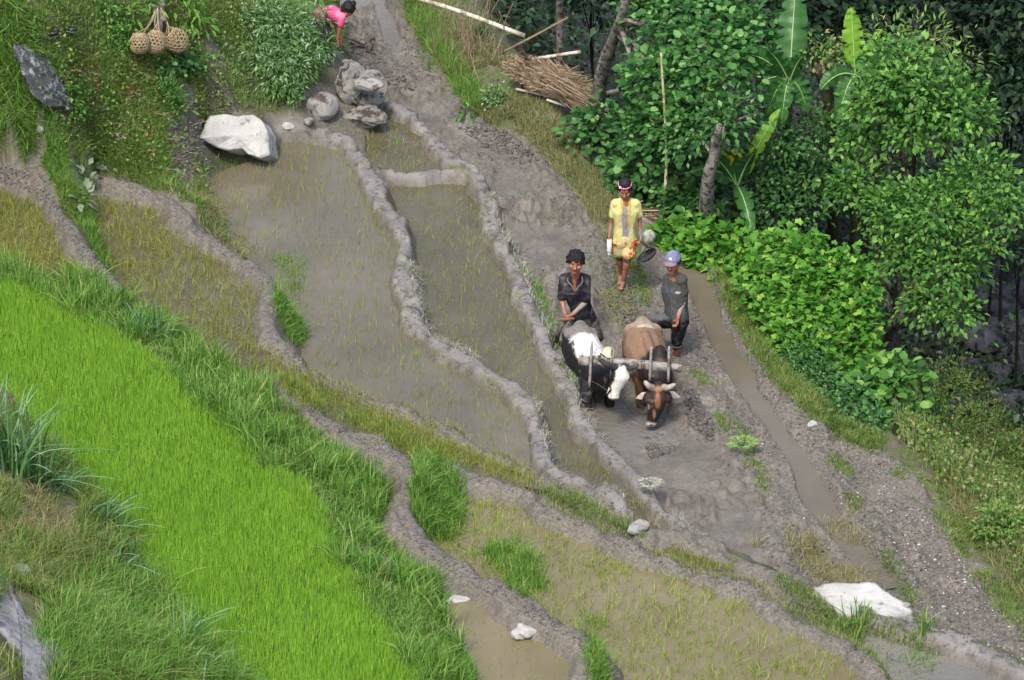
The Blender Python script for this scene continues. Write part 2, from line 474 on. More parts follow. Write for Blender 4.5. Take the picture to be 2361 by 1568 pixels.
bundmask = np.zeros(GX.shape)
WX = GX + fbm(GX, GY, 2.6, 3, 3) * .09; WY = GY + fbm(GX, GY, 2.6, 3, 6) * .12
for ln, wd, sl, rg in BUNDS:
    D, H, _s = line_field(WX, WY, ln, 0.9)
    wv = wd * np.clip(1 + 1.0 * fbm(GX, GY, 1.6, 3, 3), .45, 1.8)
    e = np.maximum(0, D - wv * .75)
    hh = H - sl * e * sst(0, .04, e) - .12 * np.minimum(D, wv) ** 2 / wv + fbm(GX, GY, 1.5, 3, 1) * .08 + fbm(GX, GY, 12, 3, 6, .6) * rg * 1.6 - sst(.20, .34, fbm(GX, GY, 6.5, 2, 7)) * .035 + np.minimum(0, fbm(GX, GY, 3.2, 2, 2) + .16) * .25
    m = (D < .8) & (hh > Z)
    Z[m] = hh[m]
    q = (D < wv + .10) & (np.abs(Z - H) < .28)
    veg[q] = 0; wetm[q] = np.maximum(wetm[q], .6)
    bundmask[q] = 1
for ln, wd in ((chan, .19), (chan2, .12)):
    D, H, _s = line_field(GX, GY, ln, 0.6)
    wv = wd * (1 + .8 * fbm(GX, GY, 1.3, 2, 6))
    hh = H - .06 + sst(wv * .7, wv * 1.5, D) * .5
    m = (D < wv * 1.6) & (hh < Z)
    Z[m] = hh[m]; q = D < wv * 1.7; veg[q] = 0; wetm[q] = 1
# the slope falling to the river beyond the outer edge
cxo = np.where(dense | ((GX > -30) & (GX < 60) & (GY > -40) & (GY < 70)), 1, 1)
D, H, sd_ = line_field(GX, GY, OE, None)
val = (sd_ < 0)
fallz = H - .05 - .55 * np.minimum(D, .9) - 1.35 * np.clip(D - .9, 0, 5.6) - .10 * np.clip(D - 6.5, 0, 20) + rough * np.clip(D * 2, 0, 2.5)
fallz = fallz + .38 * np.clip(D - 34, 0, 220) + np.clip(D - 25, 0, 20) * .2 * fbm(GX, GY, .03, 3, 2) * 2
m = val & (D > 0.0)
Z[m] = fallz[m]
veg[m] = 1; grav[m] = 0; wetm[m] = 0
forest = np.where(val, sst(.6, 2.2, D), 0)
river = np.where(val, sst(13.0, 15, D) * (1 - sst(26, 30, D)), 0)
nx, ny = GX.shape
idx = np.arange(nx * ny).reshape(nx, ny)
F = np.stack([idx[:-1, :-1], idx[1:, :-1], idx[1:, 1:], idx[:-1, 1:]], -1).reshape(-1, 4)

t = NT("terrain_soil"); p = t.pos()
a = t.n("ShaderNodeAttribute", attribute_name="zone")
sep = t.n("ShaderNodeSeparateColor"); t.l(a.outputs["Color"], sep.inputs[0])
aveg, agrav, awet = sep.outputs[0], sep.outputs[1], sep.outputs[2]
a2 = t.n("ShaderNodeAttribute", attribute_name="zone2")
sep2 = t.n("ShaderNodeSeparateColor"); t.l(a2.outputs["Color"], sep2.inputs[0])
n1 = t.noise(p, 2.3, 6, .65); n2 = t.noise(p, 26, 5, .7); n3 = t.noise(p, 90, 3, .6)
mud = t.ramp(n1, [(0.3, lin((94, 89, 81))), (0.5, lin((114, 109, 100))), (0.72, lin((131, 126, 117)))])
mud = t.mix(t.ramp(n2, [(.35, (0, 0, 0, 1)), (.62, (1, 1, 1, 1))]), t.mix(.45, mud, lin((70, 62, 55))), mud)
dry = t.ramp(n2, [(0.3, lin((70, 64, 56))), (0.5, lin((106, 100, 90))), (0.72, lin((133, 127, 118)))])
dry = t.mix(t.ramp(n3, [(.62, (0, 0, 0, 1)), (.70, (1, 1, 1, 1))]), dry, lin((158, 155, 150)))
soil = t.ramp(n1, [(0.3, lin((62, 57, 44))), (0.5, lin((92, 86, 70))), (0.7, lin((116, 108, 96)))])
moss = t.ramp(n2, [(0.3, lin((60, 72, 38))), (0.7, lin((98, 110, 62)))])
soil = t.mix(t.ramp(t.noise(p, 5, 5), [(.4, (0, 0, 0, 1)), (.58, (1, 1, 1, 1))]), soil, moss)
col = t.mix(agrav, mud, dry)
col = t.mix(aveg, col, soil)
dark = t.ramp(n1, [(0.3, lin((20, 20, 14))), (0.7, lin((42, 38, 28)))])  # forest floor: the valley's shade is put into the ground colour
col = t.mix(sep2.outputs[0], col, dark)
riv = t.ramp(t.noise(p, 3.0, 5), [(0.35, lin((26, 26, 28))), (0.7, lin((76, 78, 82)))])
col = t.mix(sep2.outputs[1], col, riv)
# smooth silt on the freshly plastered crests
silt = t.ramp(n1, [(.3, lin((112, 108, 102))), (.7, lin((135, 131, 125)))])
silt = t.mix(t.ramp(t.noise(p, 7, 5, .7), [(.52, (0, 0, 0, 1)), (.60, (.8, .8, .8, 1))]), silt, lin((78, 74, 68)))
col = t.mix(sep2.outputs[2], col, silt)
t.l(col, t.b.inputs["Base Color"])
r = t.math('SUBTRACT', 0.9, t.math('MULTIPLY', awet, t.ramp(t.noise(p, 4, 4), [(.35, (.2, .2, .2, 1)), (.65, (.6, .6, .6, 1))])))
t.l(r, t.b.inputs["Roughness"]); t.b.inputs["Specular IOR Level"].default_value = .35
hb = t.math('ADD', t.math('MULTIPLY', n2, 1.0), t.math('MULTIPLY', n3, .5))
t.bump(hb, .55, .03)
Mter = t.m
silt = np.zeros(GX.shape)
for i in (6, 7, 8):
    D, H, _s = line_field(WX, WY, BUNDS[i][0], 0.3)
    silt = np.maximum(silt, 1 - sst(.085, .12, D + .08 * fbm(GX, GY, 4, 4, 2)))
D, H, _s = line_field(GX, GY, BUNDS[5][0], 0.3)
silt = np.maximum(silt, 1 - sst(.1, .16, D))
silt *= np.abs(Z - .4) < .3
drybund = np.zeros(GX.shape)
for i in (0, 1, 2, 3, 4):
    D, H, _s = line_field(GX, GY, BUNDS[i][0], 0.35)
    drybund = np.maximum(drybund, (1 - sst(.14, .28, D)) * (np.abs(Z - H) < .28))
grav = np.maximum(grav, drybund * .8)
zone = np.stack([veg, grav, wetm], -1).reshape(-1, 3)
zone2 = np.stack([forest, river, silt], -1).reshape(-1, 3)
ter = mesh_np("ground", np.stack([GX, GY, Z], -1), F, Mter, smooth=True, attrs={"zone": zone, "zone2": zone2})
tag(ter, kind="structure")

def ground(x, y):
    x = np.asarray(x, float); y = np.asarray(y, float)
    i = np.clip(np.searchsorted(gx, x) - 1, 0, nx - 2); j = np.clip(np.searchsorted(gy, y) - 1, 0, ny - 2)
    fx = np.clip((x - gx[i]) / (gx[i + 1] - gx[i]), 0, 1); fy = np.clip((y - gy[j]) / (gy[j + 1] - gy[j]), 0, 1)
    return (Z[i, j] * (1 - fx) + Z[i + 1, j] * fx) * (1 - fy) + (Z[i, j + 1] * (1 - fx) + Z[i + 1, j + 1] * fx) * fy

def field(Fd, x, y):
    i = np.clip(np.searchsorted(gx, x) - 1, 0, nx - 2); j = np.clip(np.searchsorted(gy, y) - 1, 0, ny - 2)
    return Fd[i, j]

def hit(u, v):
    """where the sight line through (u,v) first meets the ground"""
    u = np.atleast_1d(np.asarray(u, float)); v = np.atleast_1d(np.asarray(v, float))
    dx, dy, dz = ray(u, v)
    t0 = (4.9 - CAM[2]) / dz; t1 = (-9.5 - CAM[2]) / dz
    tt = t0.copy(); done = np.zeros(len(u), bool); res = t1.copy()
    for k in range(170):
        tn = t0 + (t1 - t0) * (k + 1) / 170
        below = (CAM[2] + dz * tn) < ground(dx * tn, CAM[1] + dy * tn)
        new = below & ~done
        if new.any():
            lo = tt[new].copy(); hi = tn[new].copy()
            for _ in range(8):
                mid = (lo + hi) / 2
                b = (CAM[2] + dz[new] * mid) < ground(dx[new] * mid, CAM[1] + dy[new] * mid)
                hi = np.where(b, mid, hi); lo = np.where(b, lo, mid)
            res[new] = hi
        done |= below; tt = tn
        if done.all(): break
    return np.stack([dx * res, CAM[1] + dy * res, CAM[2] + dz * res], -1)
def hit1(u, v): return hit([u], [v])[0]

# ---------------------------------------------------------------- water
def watermat(name, c1, c2, rough=.06, bump=.05, bs=7, spec=.5):
    t = NT(name); p = t.pos()
    col = t.ramp(t.noise(p, .8, 5, .6, .5), [(0.3, lin(c1)), (0.7, lin(c2))])
    col = t.mix(t.ramp(t.noise(p, 22, 4, .7), [(.64, (0, 0, 0, 1)), (.74, (.35, .35, .35, 1))]), col, lin((150, 145, 125)))
    t.l(col, t.b.inputs["Base Color"]); t.b.inputs["Roughness"].default_value = rough
    t.b.inputs["Specular IOR Level"].default_value = spec
    t.b.inputs["IOR"].default_value = 1.33
    t.bump(t.noise(p, bs, 3, .5), bump, .05)
    return t.m
Wclear = watermat("muddy_pond_water", (92, 86, 73), (110, 103, 89), .05, .04)
Wgrass = watermat("brown_pond_water", (78, 73, 56), (98, 92, 74), .10, .05)
Wmud = watermat("silt_water", (98, 95, 89), (118, 114, 107), .12, .45, 14)
Wpale = watermat("pale_pond_water", (106, 98, 70), (122, 113, 88), .10, .05)
def water(pp, lv, mat):
    me = bpy.data.meshes.new("water"); bm = bmesh.new()
    vs = [bm.verts.new((x, y, lv)) for x, y in pp]
    f = bm.faces.new(vs); bm.normal_update()
    if f.normal.z < 0: f.normal_flip()
    bmesh.ops.triangulate(bm, faces=[f]); bm.to_mesh(me); bm.free()
    me.materials.append(mat)
    o = bpy.data.objects.new("water", me); COL.objects.link(o); tag(o, kind="structure")
for k, (pp, lv) in pondpoly.items():
    water(pp, lv, {'L': Wclear, 'A': Wgrass, 'B': Wgrass, 'E': Wgrass, 'T': Wgrass, 'P': Wpale, 'Q': Wpale, 'W': Wgrass, 'V': Wmud}[k])
water(mudpoly, .0, Wmud)
def strip_water(ln, wd, lv, mat):
    T = unit(np.gradient(ln[:, :2], axis=0)); N = np.c_[-T[:, 1], T[:, 0]]
    pp = np.vstack([ln[:, :2] + N * wd, (ln[:, :2] - N * wd)[::-1]])
    water(pp, lv, mat)
strip_water(chan, .34, -.05, Wclear)

# ================================================================ GRASS AND SEEDLINGS
def blades_geo(P, H, Wd, lean, n_seg=2, droop=0.35, az=None):
    """tapered curved blades; returns V, F"""
    n = len(P)
    H = np.broadcast_to(H, (n,)); Wd = np.broadcast_to(Wd, (n,)); lean = np.broadcast_to(lean, (n,))
    if az is None: az = rng.random(n) * 2 * np.pi
    L = np.stack([np.cos(az), np.sin(az), np.zeros(n)], -1)
    wa = az + np.pi / 2 + rng.normal(0, .6, n)
    Wv = np.stack([np.cos(wa), np.sin(wa), np.zeros(n)], -1)
    rows = []
    for k in range(n_seg):
        t = k / n_seg
        c = P + L * (lean * H * t ** 1.7)[:, None] + np.array([0, 0, 1.0]) * (H * (t - droop * lean * t ** 2.2))[:, None]
        hw = (Wd * .5 * (1 - .55 * t ** 1.5))[:, None] * Wv
        if k == 0: hw = hw * .7
        rows += [c - hw, c + hw]
    tip = P + L * (lean * H)[:, None] + np.array([0, 0, 1.0]) * (H * (1 - droop * lean))[:, None]
    rows.append(tip)
    V = np.stack(rows, 1); k = V.shape[1]
    fs = []
    for q in range(n_seg - 1):
        a = 2 * q
        fs += [[a, a + 1, a + 3], [a, a + 3, a + 2]]
    fs.append([k - 3, k - 2, k - 1])
    F = (np.array(fs)[None] + (np.arange(n) * k)[:, None, None]).reshape(-1, 3)
    return V.reshape(-1, 3), F

def world_in_poly(pp, n):
    lo = pp.min(0); hi = pp.max(0)
    out = np.zeros((0, 2))
    while len(out) < n:
        q = lo + rng.random((n * 2, 2)) * (hi - lo)
        out = np.vstack([out, q[inpoly(q[:, 0], q[:, 1], pp)]])
    return out[:n]

def px_points(px, n):
    px = np.array(px, float); lo = px.min(0); hi = px.max(0)
    out = np.zeros((0, 2))
    while len(out) < n:
        q = lo + rng.random((n * 2, 2)) * (hi - lo)
        out = np.vstack([out, q[inpoly(q[:, 0], q[:, 1], px)]])
    q = out[:n]
    return hit(q[:, 0], q[:, 1])

def tufts(C, per, spread):
    n = len(C) * per
    q = np.repeat(C[:, :2], per, 0) + rng.normal(0, spread, (n, 2))
    return q

def grass_zone(name, px, n_tuft, per, h, wd, mat, lean=.5, spread=.05, mask=None, thin=None, seg_=2, hvar=.3, world=False, droop=.35):
    C = px_points(px, n_tuft)
    hv = np.repeat(rng.uniform(.6, 1.3, n_tuft), per)
    q = tufts(C, per, spread)
    keep = np.ones(len(q), bool)
    if mask is not None: keep &= field(veg, q[:, 0], q[:, 1]) > mask
    if thin is not None: keep &= fbm(q[:, 0], q[:, 1], thin[0], 3, 5) > thin[1]
    q = q[keep]; hv = hv[keep]
    z = ground(q[:, 0], q[:, 1])
    n = len(q)
    V, F = blades_geo(np.c_[q, z - .01], h * hv * rng.uniform(1 - hvar, 1 + hvar, n), wd * rng.uniform(.7, 1.3, n), np.abs(rng.normal(0, lean, n)), seg_, droop)
    o = mesh_np(name, V, F, mat)
    return tag(o, kind="stuff")

G_seed = leafmat("seedling_green", (124, 172, 54), (158, 202, 76), (168, 198, 84), .10, trans=.42, vscale=.9)
G_lush = leafmat("lush_grass", (76, 122, 42), (124, 166, 74), (154, 172, 100), .18, trans=.35)
G_mid = leafmat("bank_grass_green", (80, 112, 44), (134, 160, 82), (158, 152, 104), .16, trans=.35)
G_dry = leafmat("dry_grass", (124, 118, 76), (176, 164, 122), (120, 132, 70), .3, trans=.3)
G_olive = leafmat("paddy_olive", (120, 126, 56), (166, 166, 92), (136, 152, 70), .3, trans=.3)
G_pale = leafmat("pale_ridge_grass", (104, 116, 66), (150, 154, 104), (164, 154, 116), .25, trans=.3)
G_rice = leafmat("young_rice_green", (118, 146, 52), (164, 182, 84), (150, 150, 78), .2, trans=.35)
G_straw = leafmat("straw_grey", (140, 137, 126), (180, 178, 166), (128, 136, 106), .25, trans=.15)
G_cane = leafmat("cane_leaf_green", (50, 92, 42), (104, 146, 84), (136, 168, 126), .25, trans=.3)

# seedling nursery bed
q = world_in_poly(seedpoly, 88000)
q += rng.normal(0, .045, q.shape)
z = ground(q[:, 0], q[:, 1])
hh = .15 + .045 * fbm(q[:, 0], q[:, 1], 1.1, 4, 2) + rng.normal(0, .018, len(q))
V, F = blades_geo(np.c_[q, z - .01], hh, rng.uniform(.007, .012, len(q)), np.abs(rng.normal(0, .24, len(q))), 2)
tag(mesh_np("rice_seedling_bed", V, F, G_seed), kind="stuff")

bankR = [(-30, 595), (60, 600), (130, 618), (190, 640), (250, 650), (330, 690), (400, 740), (480, 810), (560, 850), (640, 880), (720, 960), (800, 1040), (860, 1100), (905, 1160), (915, 1240), (960, 1290),
         (1000, 1340), (1010, 1390), (1060, 1470), (1120, 1590), (975, 1590), (850, 1440), (820, 1350), (755, 1290), (730, 1200), (600, 1075), (500, 980), (365, 860), (300, 800), (165, 735), (60, 665), (-30, 645)]
grass_zone("bank_grass", bankR, 3000, 13, .13, .010, G_lush, lean=.7, spread=.06, mask=.3, thin=(1.4, -.42))
grass_zone("bank_grass", bankR, 500, 24, .30, .013, G_lush, lean=.6, spread=.05, mask=.3, seg_=3, thin=(.9, -.1))
grass_zone("dry_bank_grass", bankR, 500, 10, .14, .008, G_dry, lean=1.0, spread=.07, mask=.3, thin=(1.1, .05))
lowL = [(-30, 860), (0, 930), (100, 1010), (210, 1130), (310, 1240), (330, 1360), (420, 1440), (520, 1560), (540, 1600), (-30, 1600)]
grass_zone("foreground_grass", lowL, 2600, 14, .20, .010, G_mid, lean=.7, spread=.07, thin=(1.0, -.25))
grass_zone("foreground_grass", [(200, 1350), (330, 1330), (430, 1440), (560, 1590), (120, 1590), (90, 1480)], 900, 18, .26, .011, G_lush, lean=.8, spread=.06, seg_=3)
grass_zone("dry_foreground_grass", [(-30, 1080), (120, 1150), (260, 1330), (300, 1420), (120, 1420), (-30, 1300)], 700, 10, .13, .008, G_dry, lean=1.0, spread=.07, thin=(1.2, -.2))
hillTL = [(-30, -30), (780, -30), (760, 120), (700, 230), (640, 260), (560, 240), (470, 330), (470, 470), (520, 545), (400, 450), (250, 395), (160, 400), (190, 500), (235, 600), (180, 540), (110, 440), (0, 385), (-30, 385)]
grass_zone("hillside_grass", hillTL, 6000, 13, .12, .010, G_mid, lean=.8, spread=.06, mask=.3, thin=(1.1, -.05))
grass_zone("hillside_grass", hillTL, 2200, 13, .14, .010, G_lush, lean=.8, spread=.05, mask=.3, thin=(.9, .02))
grass_zone("dry_hillside_grass", hillTL, 2200, 8, .10, .007, G_dry, lean=1.1, spread=.08, mask=.3, thin=(1.7, -.05))
grass_zone("hanging_hillside_grass", [(-30, -30), (60, 0), (70, 90), (110, 230), (190, 330), (240, 400), (180, 470), (60, 400), (-30, 390)], 1700, 12, .15, .010, G_lush, lean=.9, spread=.06, mask=.3, seg_=3, droop=.6, thin=(1.2, -.2))
grass_zone("hillside_grass", [(150, 430), (215, 410), (235, 500), (270, 600), (330, 650), (250, 650), (200, 560), (175, 500)], 420, 16, .15, .010, G_lush, lean=.7, mask=.3)
ridgeO = [(905, -30), (1010, -30), (1120, 100), (1230, 190), (1280, 250), (1340, 350), (1420, 425), (1520, 500), (1460, 560), (1400, 560), (1330, 440), (1260, 350), (1180, 300), (1080, 270), (1000, 170), (940, 90)]
grass_zone("outer_ridge_grass", ridgeO, 2600, 12, .13, .008, G_pale, lean=.8, spread=.07, mask=.2, thin=(1.0, -.3))
grass_zone("outer_ridge_grass", [(905, -30), (960, -30), (1010, 70), (1060, 150), (1120, 240), (1080, 270), (1000, 170), (940, 90)], 600, 14, .16, .010, G_lush, lean=.7, spread=.05, mask=.2)
bandR = [(640, 600), (690, 605), (705, 640), (690, 720), (700, 800), (660, 780), (640, 700)]
grass_zone("bund_side_grass", bandR, 420, 16, .13, .009, G_lush, lean=.8, spread=.05)
grass_zone("bund_side_grass", [(460, 430), (500, 440), (520, 520), (600, 590), (560, 600), (500, 545), (460, 500)], 300, 14, .12, .008, G_pale, lean=.9, spread=.05)
grass_zone("bund_side_grass", [(960, 1075), (1000, 1085), (1050, 1140), (1062, 1200), (1040, 1260), (985, 1240), (962, 1180), (970, 1130)], 420, 20, .22, .011, G_lush, lean=.6, spread=.05, seg_=3)
grass_zone("bund_side_grass", [(1105, 1280), (1180, 1262), (1230, 1310), (1260, 1370), (1220, 1385), (1150, 1330)], 160, 20, .20, .011, G_lush, lean=.6, spread=.05, seg_=3)
grass_zone("bund_side_grass", [(1340, 1420), (1385, 1440), (1400, 1568), (1370, 1590), (1360, 1480)], 150, 14, .14, .009, G_lush, lean=.8, spread=.05)
# cut pale stubble hanging on the far sides of the crests
def along(name, line, t0, t1, n, per, h, wd, mat, off, lean=.8, spread=.04, kind="stuff"):
    k0, k1 = int(t0 * (len(line) - 1)), int(t1 * (len(line) - 1))
    s = rng.uniform(k0, k1, n); i = np.clip(s.astype(int), 0, len(line) - 2); f = (s - i)[:, None]
    c = line[i] * (1 - f) + line[i + 1] * f
    T = unit(line[i + 1, :2] - line[i, :2]); N = np.c_[-T[:, 1], T[:, 0]]
    c2 = c[:, :2] + N * (off + rng.normal(0, .02, n))[:, None]
    q = tufts(np.c_[c2, c[:, 2]], per, spread)
    keep = fbm(q[:, 0], q[:, 1], 2.2, 2, 4) > -.22
    q = q[keep]
    V, F = blades_geo(np.c_[q, ground(q[:, 0], q[:, 1]) - .01], h * rng.uniform(.5, 1.3, len(q)), wd, np.abs(rng.normal(0, lean, len(q))), 2, .6)
    return tag(mesh_np(name, V, F, mat), kind=kind)
lD, lF, lC, lG = BUNDS[6][0], BUNDS[8][0], BUNDS[1][0], BUNDS[3][0]
along("cut_stubble", lD, .38, .60, 110, 12, .10, .008, G_straw, .15)
along("cut_stubble", lD, .72, .99, 90, 10, .09, .008, G_straw, .14)
along("cut_stubble", lF, .30, .72, 330, 14, .13, .010, G_straw, .15)
along("cut_stubble", lF, .45, .68, 130, 12, .15, .011, G_lush, .19)
along("cut_stubble", lF, .72, .98, 90, 10, .12, .009, G_straw, .14)
along("crest_side_moss", lF, .2, .98, 260, 8, .05, .008, G_olive, -.13, lean=.9)
along("crest_side_moss", lD, .25, .8, 160, 7, .05, .008, G_olive, -.14, lean=.9)
along("crest_side_grass", lC, .5, .98, 420, 10, .11, .007, G_pale, .15)
along("crest_side_grass", lG, .1, 1, 500, 10, .12, .007, G_pale, .14)
# narrow weedy terrace under the long crest
grass_zone("weedy_terrace_grass", [(600, 850), (680, 870), (740, 910), (840, 950), (960, 1000), (1100, 1060), (1240, 1120), (1210, 1125), (1090, 1085), (1000, 1055), (945, 1050), (860, 1000), (780, 960), (690, 920)], 750, 12, .14, .008, G_olive, lean=.5, spread=.06)
grass_zone("weedy_terrace_grass", [(640, 870), (760, 930), (900, 990), (1010, 1050), (960, 1060), (860, 1005), (760, 960)], 260, 12, .14, .009, G_lush, lean=.6, spread=.05)
grass_zone("weedy_terrace_grass", [(1280, 1120), (1420, 1200), (1480, 1240), (1440, 1240), (1340, 1185), (1250, 1140)], 180, 10, .10, .008, G_mid, lean=.7, spread=.05)
# outer right banks
grass_zone("outer_bank_grass", [(1640, 610), (1700, 680), (1760, 790), (1830, 870), (1930, 960), (2040, 1020), (2000, 1040), (1900, 980), (1800, 890), (1730, 800), (1680, 700)], 1100, 14, .10, .009, G_mid, lean=.8, spread=.05)
for px_ in ([(1685, 955), (1705, 965), (1750, 1060), (1790, 1150), (1830, 1240), (1800, 1240), (1760, 1160), (1715, 1070)],
            [(1590, 850), (1610, 855), (1660, 930), (1690, 990), (1660, 990), (1610, 910)],
            [(1900, 1010), (1925, 1010), (1960, 1090), (1990, 1170), (1965, 1180), (1925, 1090)],
            [(1990, 1195), (2040, 1240), (2060, 1300), (2120, 1400), (2100, 1400), (2030, 1300)],
            [(1465, 560), (1490, 640), (1500, 700), (1480, 700), (1455, 640)],
            [(1400, 545), (1440, 590), (1450, 620), (1420, 600)]):
    grass_zone("field_edge_grass", px_, 150, 10, .07, .008, G_mid, lean=.9, spread=.04, thin=(2.2, -.05))
edgeO = [(2040, 1060), (2110, 1080), (2190, 1140), (2270, 1230), (2330, 1330), (2380, 1420), (2380, 1480), (2330, 1440), (2240, 1310), (2150, 1180)]
grass_zone("outer_bank_grass", edgeO, 700, 11, .09, .009, G_mid, lean=.8, spread=.06, thin=(1.5, -.15))
grass_zone("outer_bank_grass", [(2130, 1020), (2260, 1090), (2380, 1200), (2380, 1420), (2300, 1280), (2200, 1160)], 900, 12, .16, .009, G_pale, lean=.7, spread=.08)
grass_zone("mud_weeds", [(1180, 430), (1290, 470), (1370, 560), (1440, 660), (1430, 760), (1330, 560), (1230, 500)], 90, 9, .05, .010, G_mid, lean=1.0, spread=.05, thin=(2, 0))
grass_zone("pulled_weeds", [(1800, 1220), (1950, 1200), (2040, 1330), (1960, 1380), (1860, 1320)], 420, 9, .12, .007, G_dry, lean=1.1, spread=.07, thin=(1.5, -.1))
grass_zone("pulled_weeds", [(1430, 600), (1470, 700), (1440, 760), (1390, 700)], 120, 8, .07, .008, G_olive, lean=1.1, spread=.06)
if 1: grass_zone("rockside_grass", [(1790, 1330), (1850, 1350), (1930, 1400), (2010, 1440), (2120, 1480), (2180, 1568), (2080, 1590), (1980, 1500), (1850, 1420)], 420, 11, .10, .009, G_mid, lean=.7, spread=.06, thin=(1.3, -.2))
# rice standing in the flooded terraces
def pond_rice(name, key_, n, h, lean, wd=.006, thin=None, per=3, sub=None, mat=None):
    pp, lv = pondpoly[key_]
    q = world_in_poly(pp, n)
    if sub is not None:
        u, v = project(np.c_[q, np.full(len(q), lv)]); q = q[inpoly(u, v, np.array(sub, float))]
    if thin is not None: q = q[fbm(q[:, 0], q[:, 1], thin[0], 3, 6) > thin[1]]
    q = tufts(q, per, .014)
    g = ground(q[:, 0], q[:, 1]); q = q[g < lv + .01]
    n = len(q)
    V, F = blades_geo(np.c_[q, np.full(n, lv - .02)], h * rng.uniform(.6, 1.3, n), wd * rng.uniform(.7, 1.3, n), np.abs(rng.normal(0, lean, n)), 2, .5)
    tag(mesh_np(name, V, F, mat or G_olive), kind="stuff")
pond_rice("transplanted_rice", 'A', 1300, .17, .7, per=5)
pond_rice("transplanted_rice", 'B', 2500, .17, .6, per=4)
pond_rice("transplanted_rice", 'L', 1900, .15, .3, .006, per=2, mat=G_rice)
pond_rice("transplanted_rice", 'E', 1800, .12, .6, .006, per=2)
pond_rice("transplanted_rice", 'T', 260, .12, .6, per=3)
pond_rice("transplanted_rice", 'P', 3000, .16, .5, .007, per=3, mat=G_rice)
pond_rice("transplanted_rice", 'Q', 160, .08, 1.0, per=3)
pond_rice("transplanted_rice", 'W', 500, .12, .6, per=4)

# ================================================================ TREES AND PLANTS
# leaf templates: x along the leaf, y across, z up
T_OVAL = (np.array([[0, 0, 0], [.42, .30, .07], [1, 0, -.12], [.42, -.30, .07], [.5, 0, -.02]]), np.array([[0, 4, 1], [1, 4, 2], [2, 4, 3], [3, 4, 0]]))
T_ROUND = (np.array([[0, 0, 0], [.22, .38, .05], [.66, .40, .03], [1, 0, -.10], [.66, -.40, .03], [.22, -.38, .05], [.5, 0, -.03]]), np.array([[0, 6, 1], [1, 6, 2], [2, 6, 3], [3, 6, 4], [4, 6, 5], [5, 6, 0]]))
T_LANCE = (np.array([[0, 0, 0], [.4, .13, .03], [1, 0, -.2], [.4, -.13, .03]]), np.array([[0, 3, 1], [1, 3, 2]]))
_l = []
for k_, (ang, rr) in enumerate([(180, .12), (125, .52), (95, .42), (62, .60), (32, .46), (0, .72), (-32, .46), (-62, .60), (-95, .42), (-125, .52)]):
    _l.append([.35 + rr * math.cos(math.radians(ang)) * .85, rr * math.sin(math.radians(ang)), -.10 * rr])
T_LOBED = (np.array([[.35, 0, .05]] + _l), np.array([[0, 1 + (i + 1) % 10, 1 + i] for i in range(10)]))

def leaves_geo(C, axis_, nrm, size, T):
    TV, TF = T
    n = len(C)
    X = unit(axis_); Zn = nrm - (nrm * X).sum(-1, keepdims=True) * X; Zn = unit(Zn); Yn = np.cross(Zn, X)
    s = np.broadcast_to(size, (n,))[:, None, None]
    V = C[:, None] + s * (TV[None, :, 0:1] * X[:, None] + TV[None, :, 1:2] * Yn[:, None] + TV[None, :, 2:3] * Zn[:, None])
    F = TF[None] + (np.arange(n) * len(TV))[:, None, None]
    return V.reshape(-1, 3), F.reshape(-1, 3)

def rdir(n):
    return unit(rng.normal(size=(n, 3)))

def crown_geo(lobes, n, size, T, up=.9, out=.8, jit=.6, droop=.35, cl=9, clr=.10, inner=.55):
    """lobes: (centre, (rx,ry,rz)); leaves grow in tip clusters spread through each lobe"""
    vol = np.array([np.prod(r) ** .62 for _, r in lobes]); vol /= vol.sum()
    nc = max(1, n // cl)
    li = rng.choice(len(lobes), nc, p=vol)
    Cn = np.array([c for c, _ in lobes])[li]; Rn = np.array([r for _, r in lobes])[li]
    d = rdir(nc); d[:, 2] = np.where(d[:, 2] < -.35, -d[:, 2], d[:, 2]); d = unit(d)
    rad = (inner + (1.06 - inner) * rng.random(nc) ** .55)
    rad *= 1 + .16 * np.sin(7 * d[:, 0] + 5 * d[:, 2] + li) * np.sin(6 * d[:, 1] + 3 * d[:, 2] + 2 * li)
    cc_ = Cn + d * Rn * rad[:, None]
    n = nc * cl
    C = np.repeat(cc_, cl, 0) + rng.normal(0, clr, (n, 3))
    D = np.repeat(d, cl, 0)
    rr = rdir(n)
    loc = unit(C - np.repeat(cc_, cl, 0))
    ax = unit(D * .6 + loc * .9 + rr * .5 + np.array([0, 0, -droop]))
    nr = unit(D * out + np.array([0, 0, up]) + rr * jit)
    return leaves_geo(C, ax, nr, size * rng.uniform(.65, 1.25, n), T)

def gnd(p): return float(ground(p[0], p[1]))

def lobe(u, v, z, r, sz=.8):
    return (at(u, v, z), (r, r, r * sz) if np.ndim(r) == 0 else r)

def wob(a, b, n=6, amp=.06):
    a = np.asarray(a, float); b = np.asarray(b, float)
    t = np.linspace(0, 1, n)[:, None]
    P = a + (b - a) * t
    P[1:-1] += rng.normal(0, amp, (n - 2, 3)) * np.array([1, 1, .4])
    return smooth_line(P, 3)

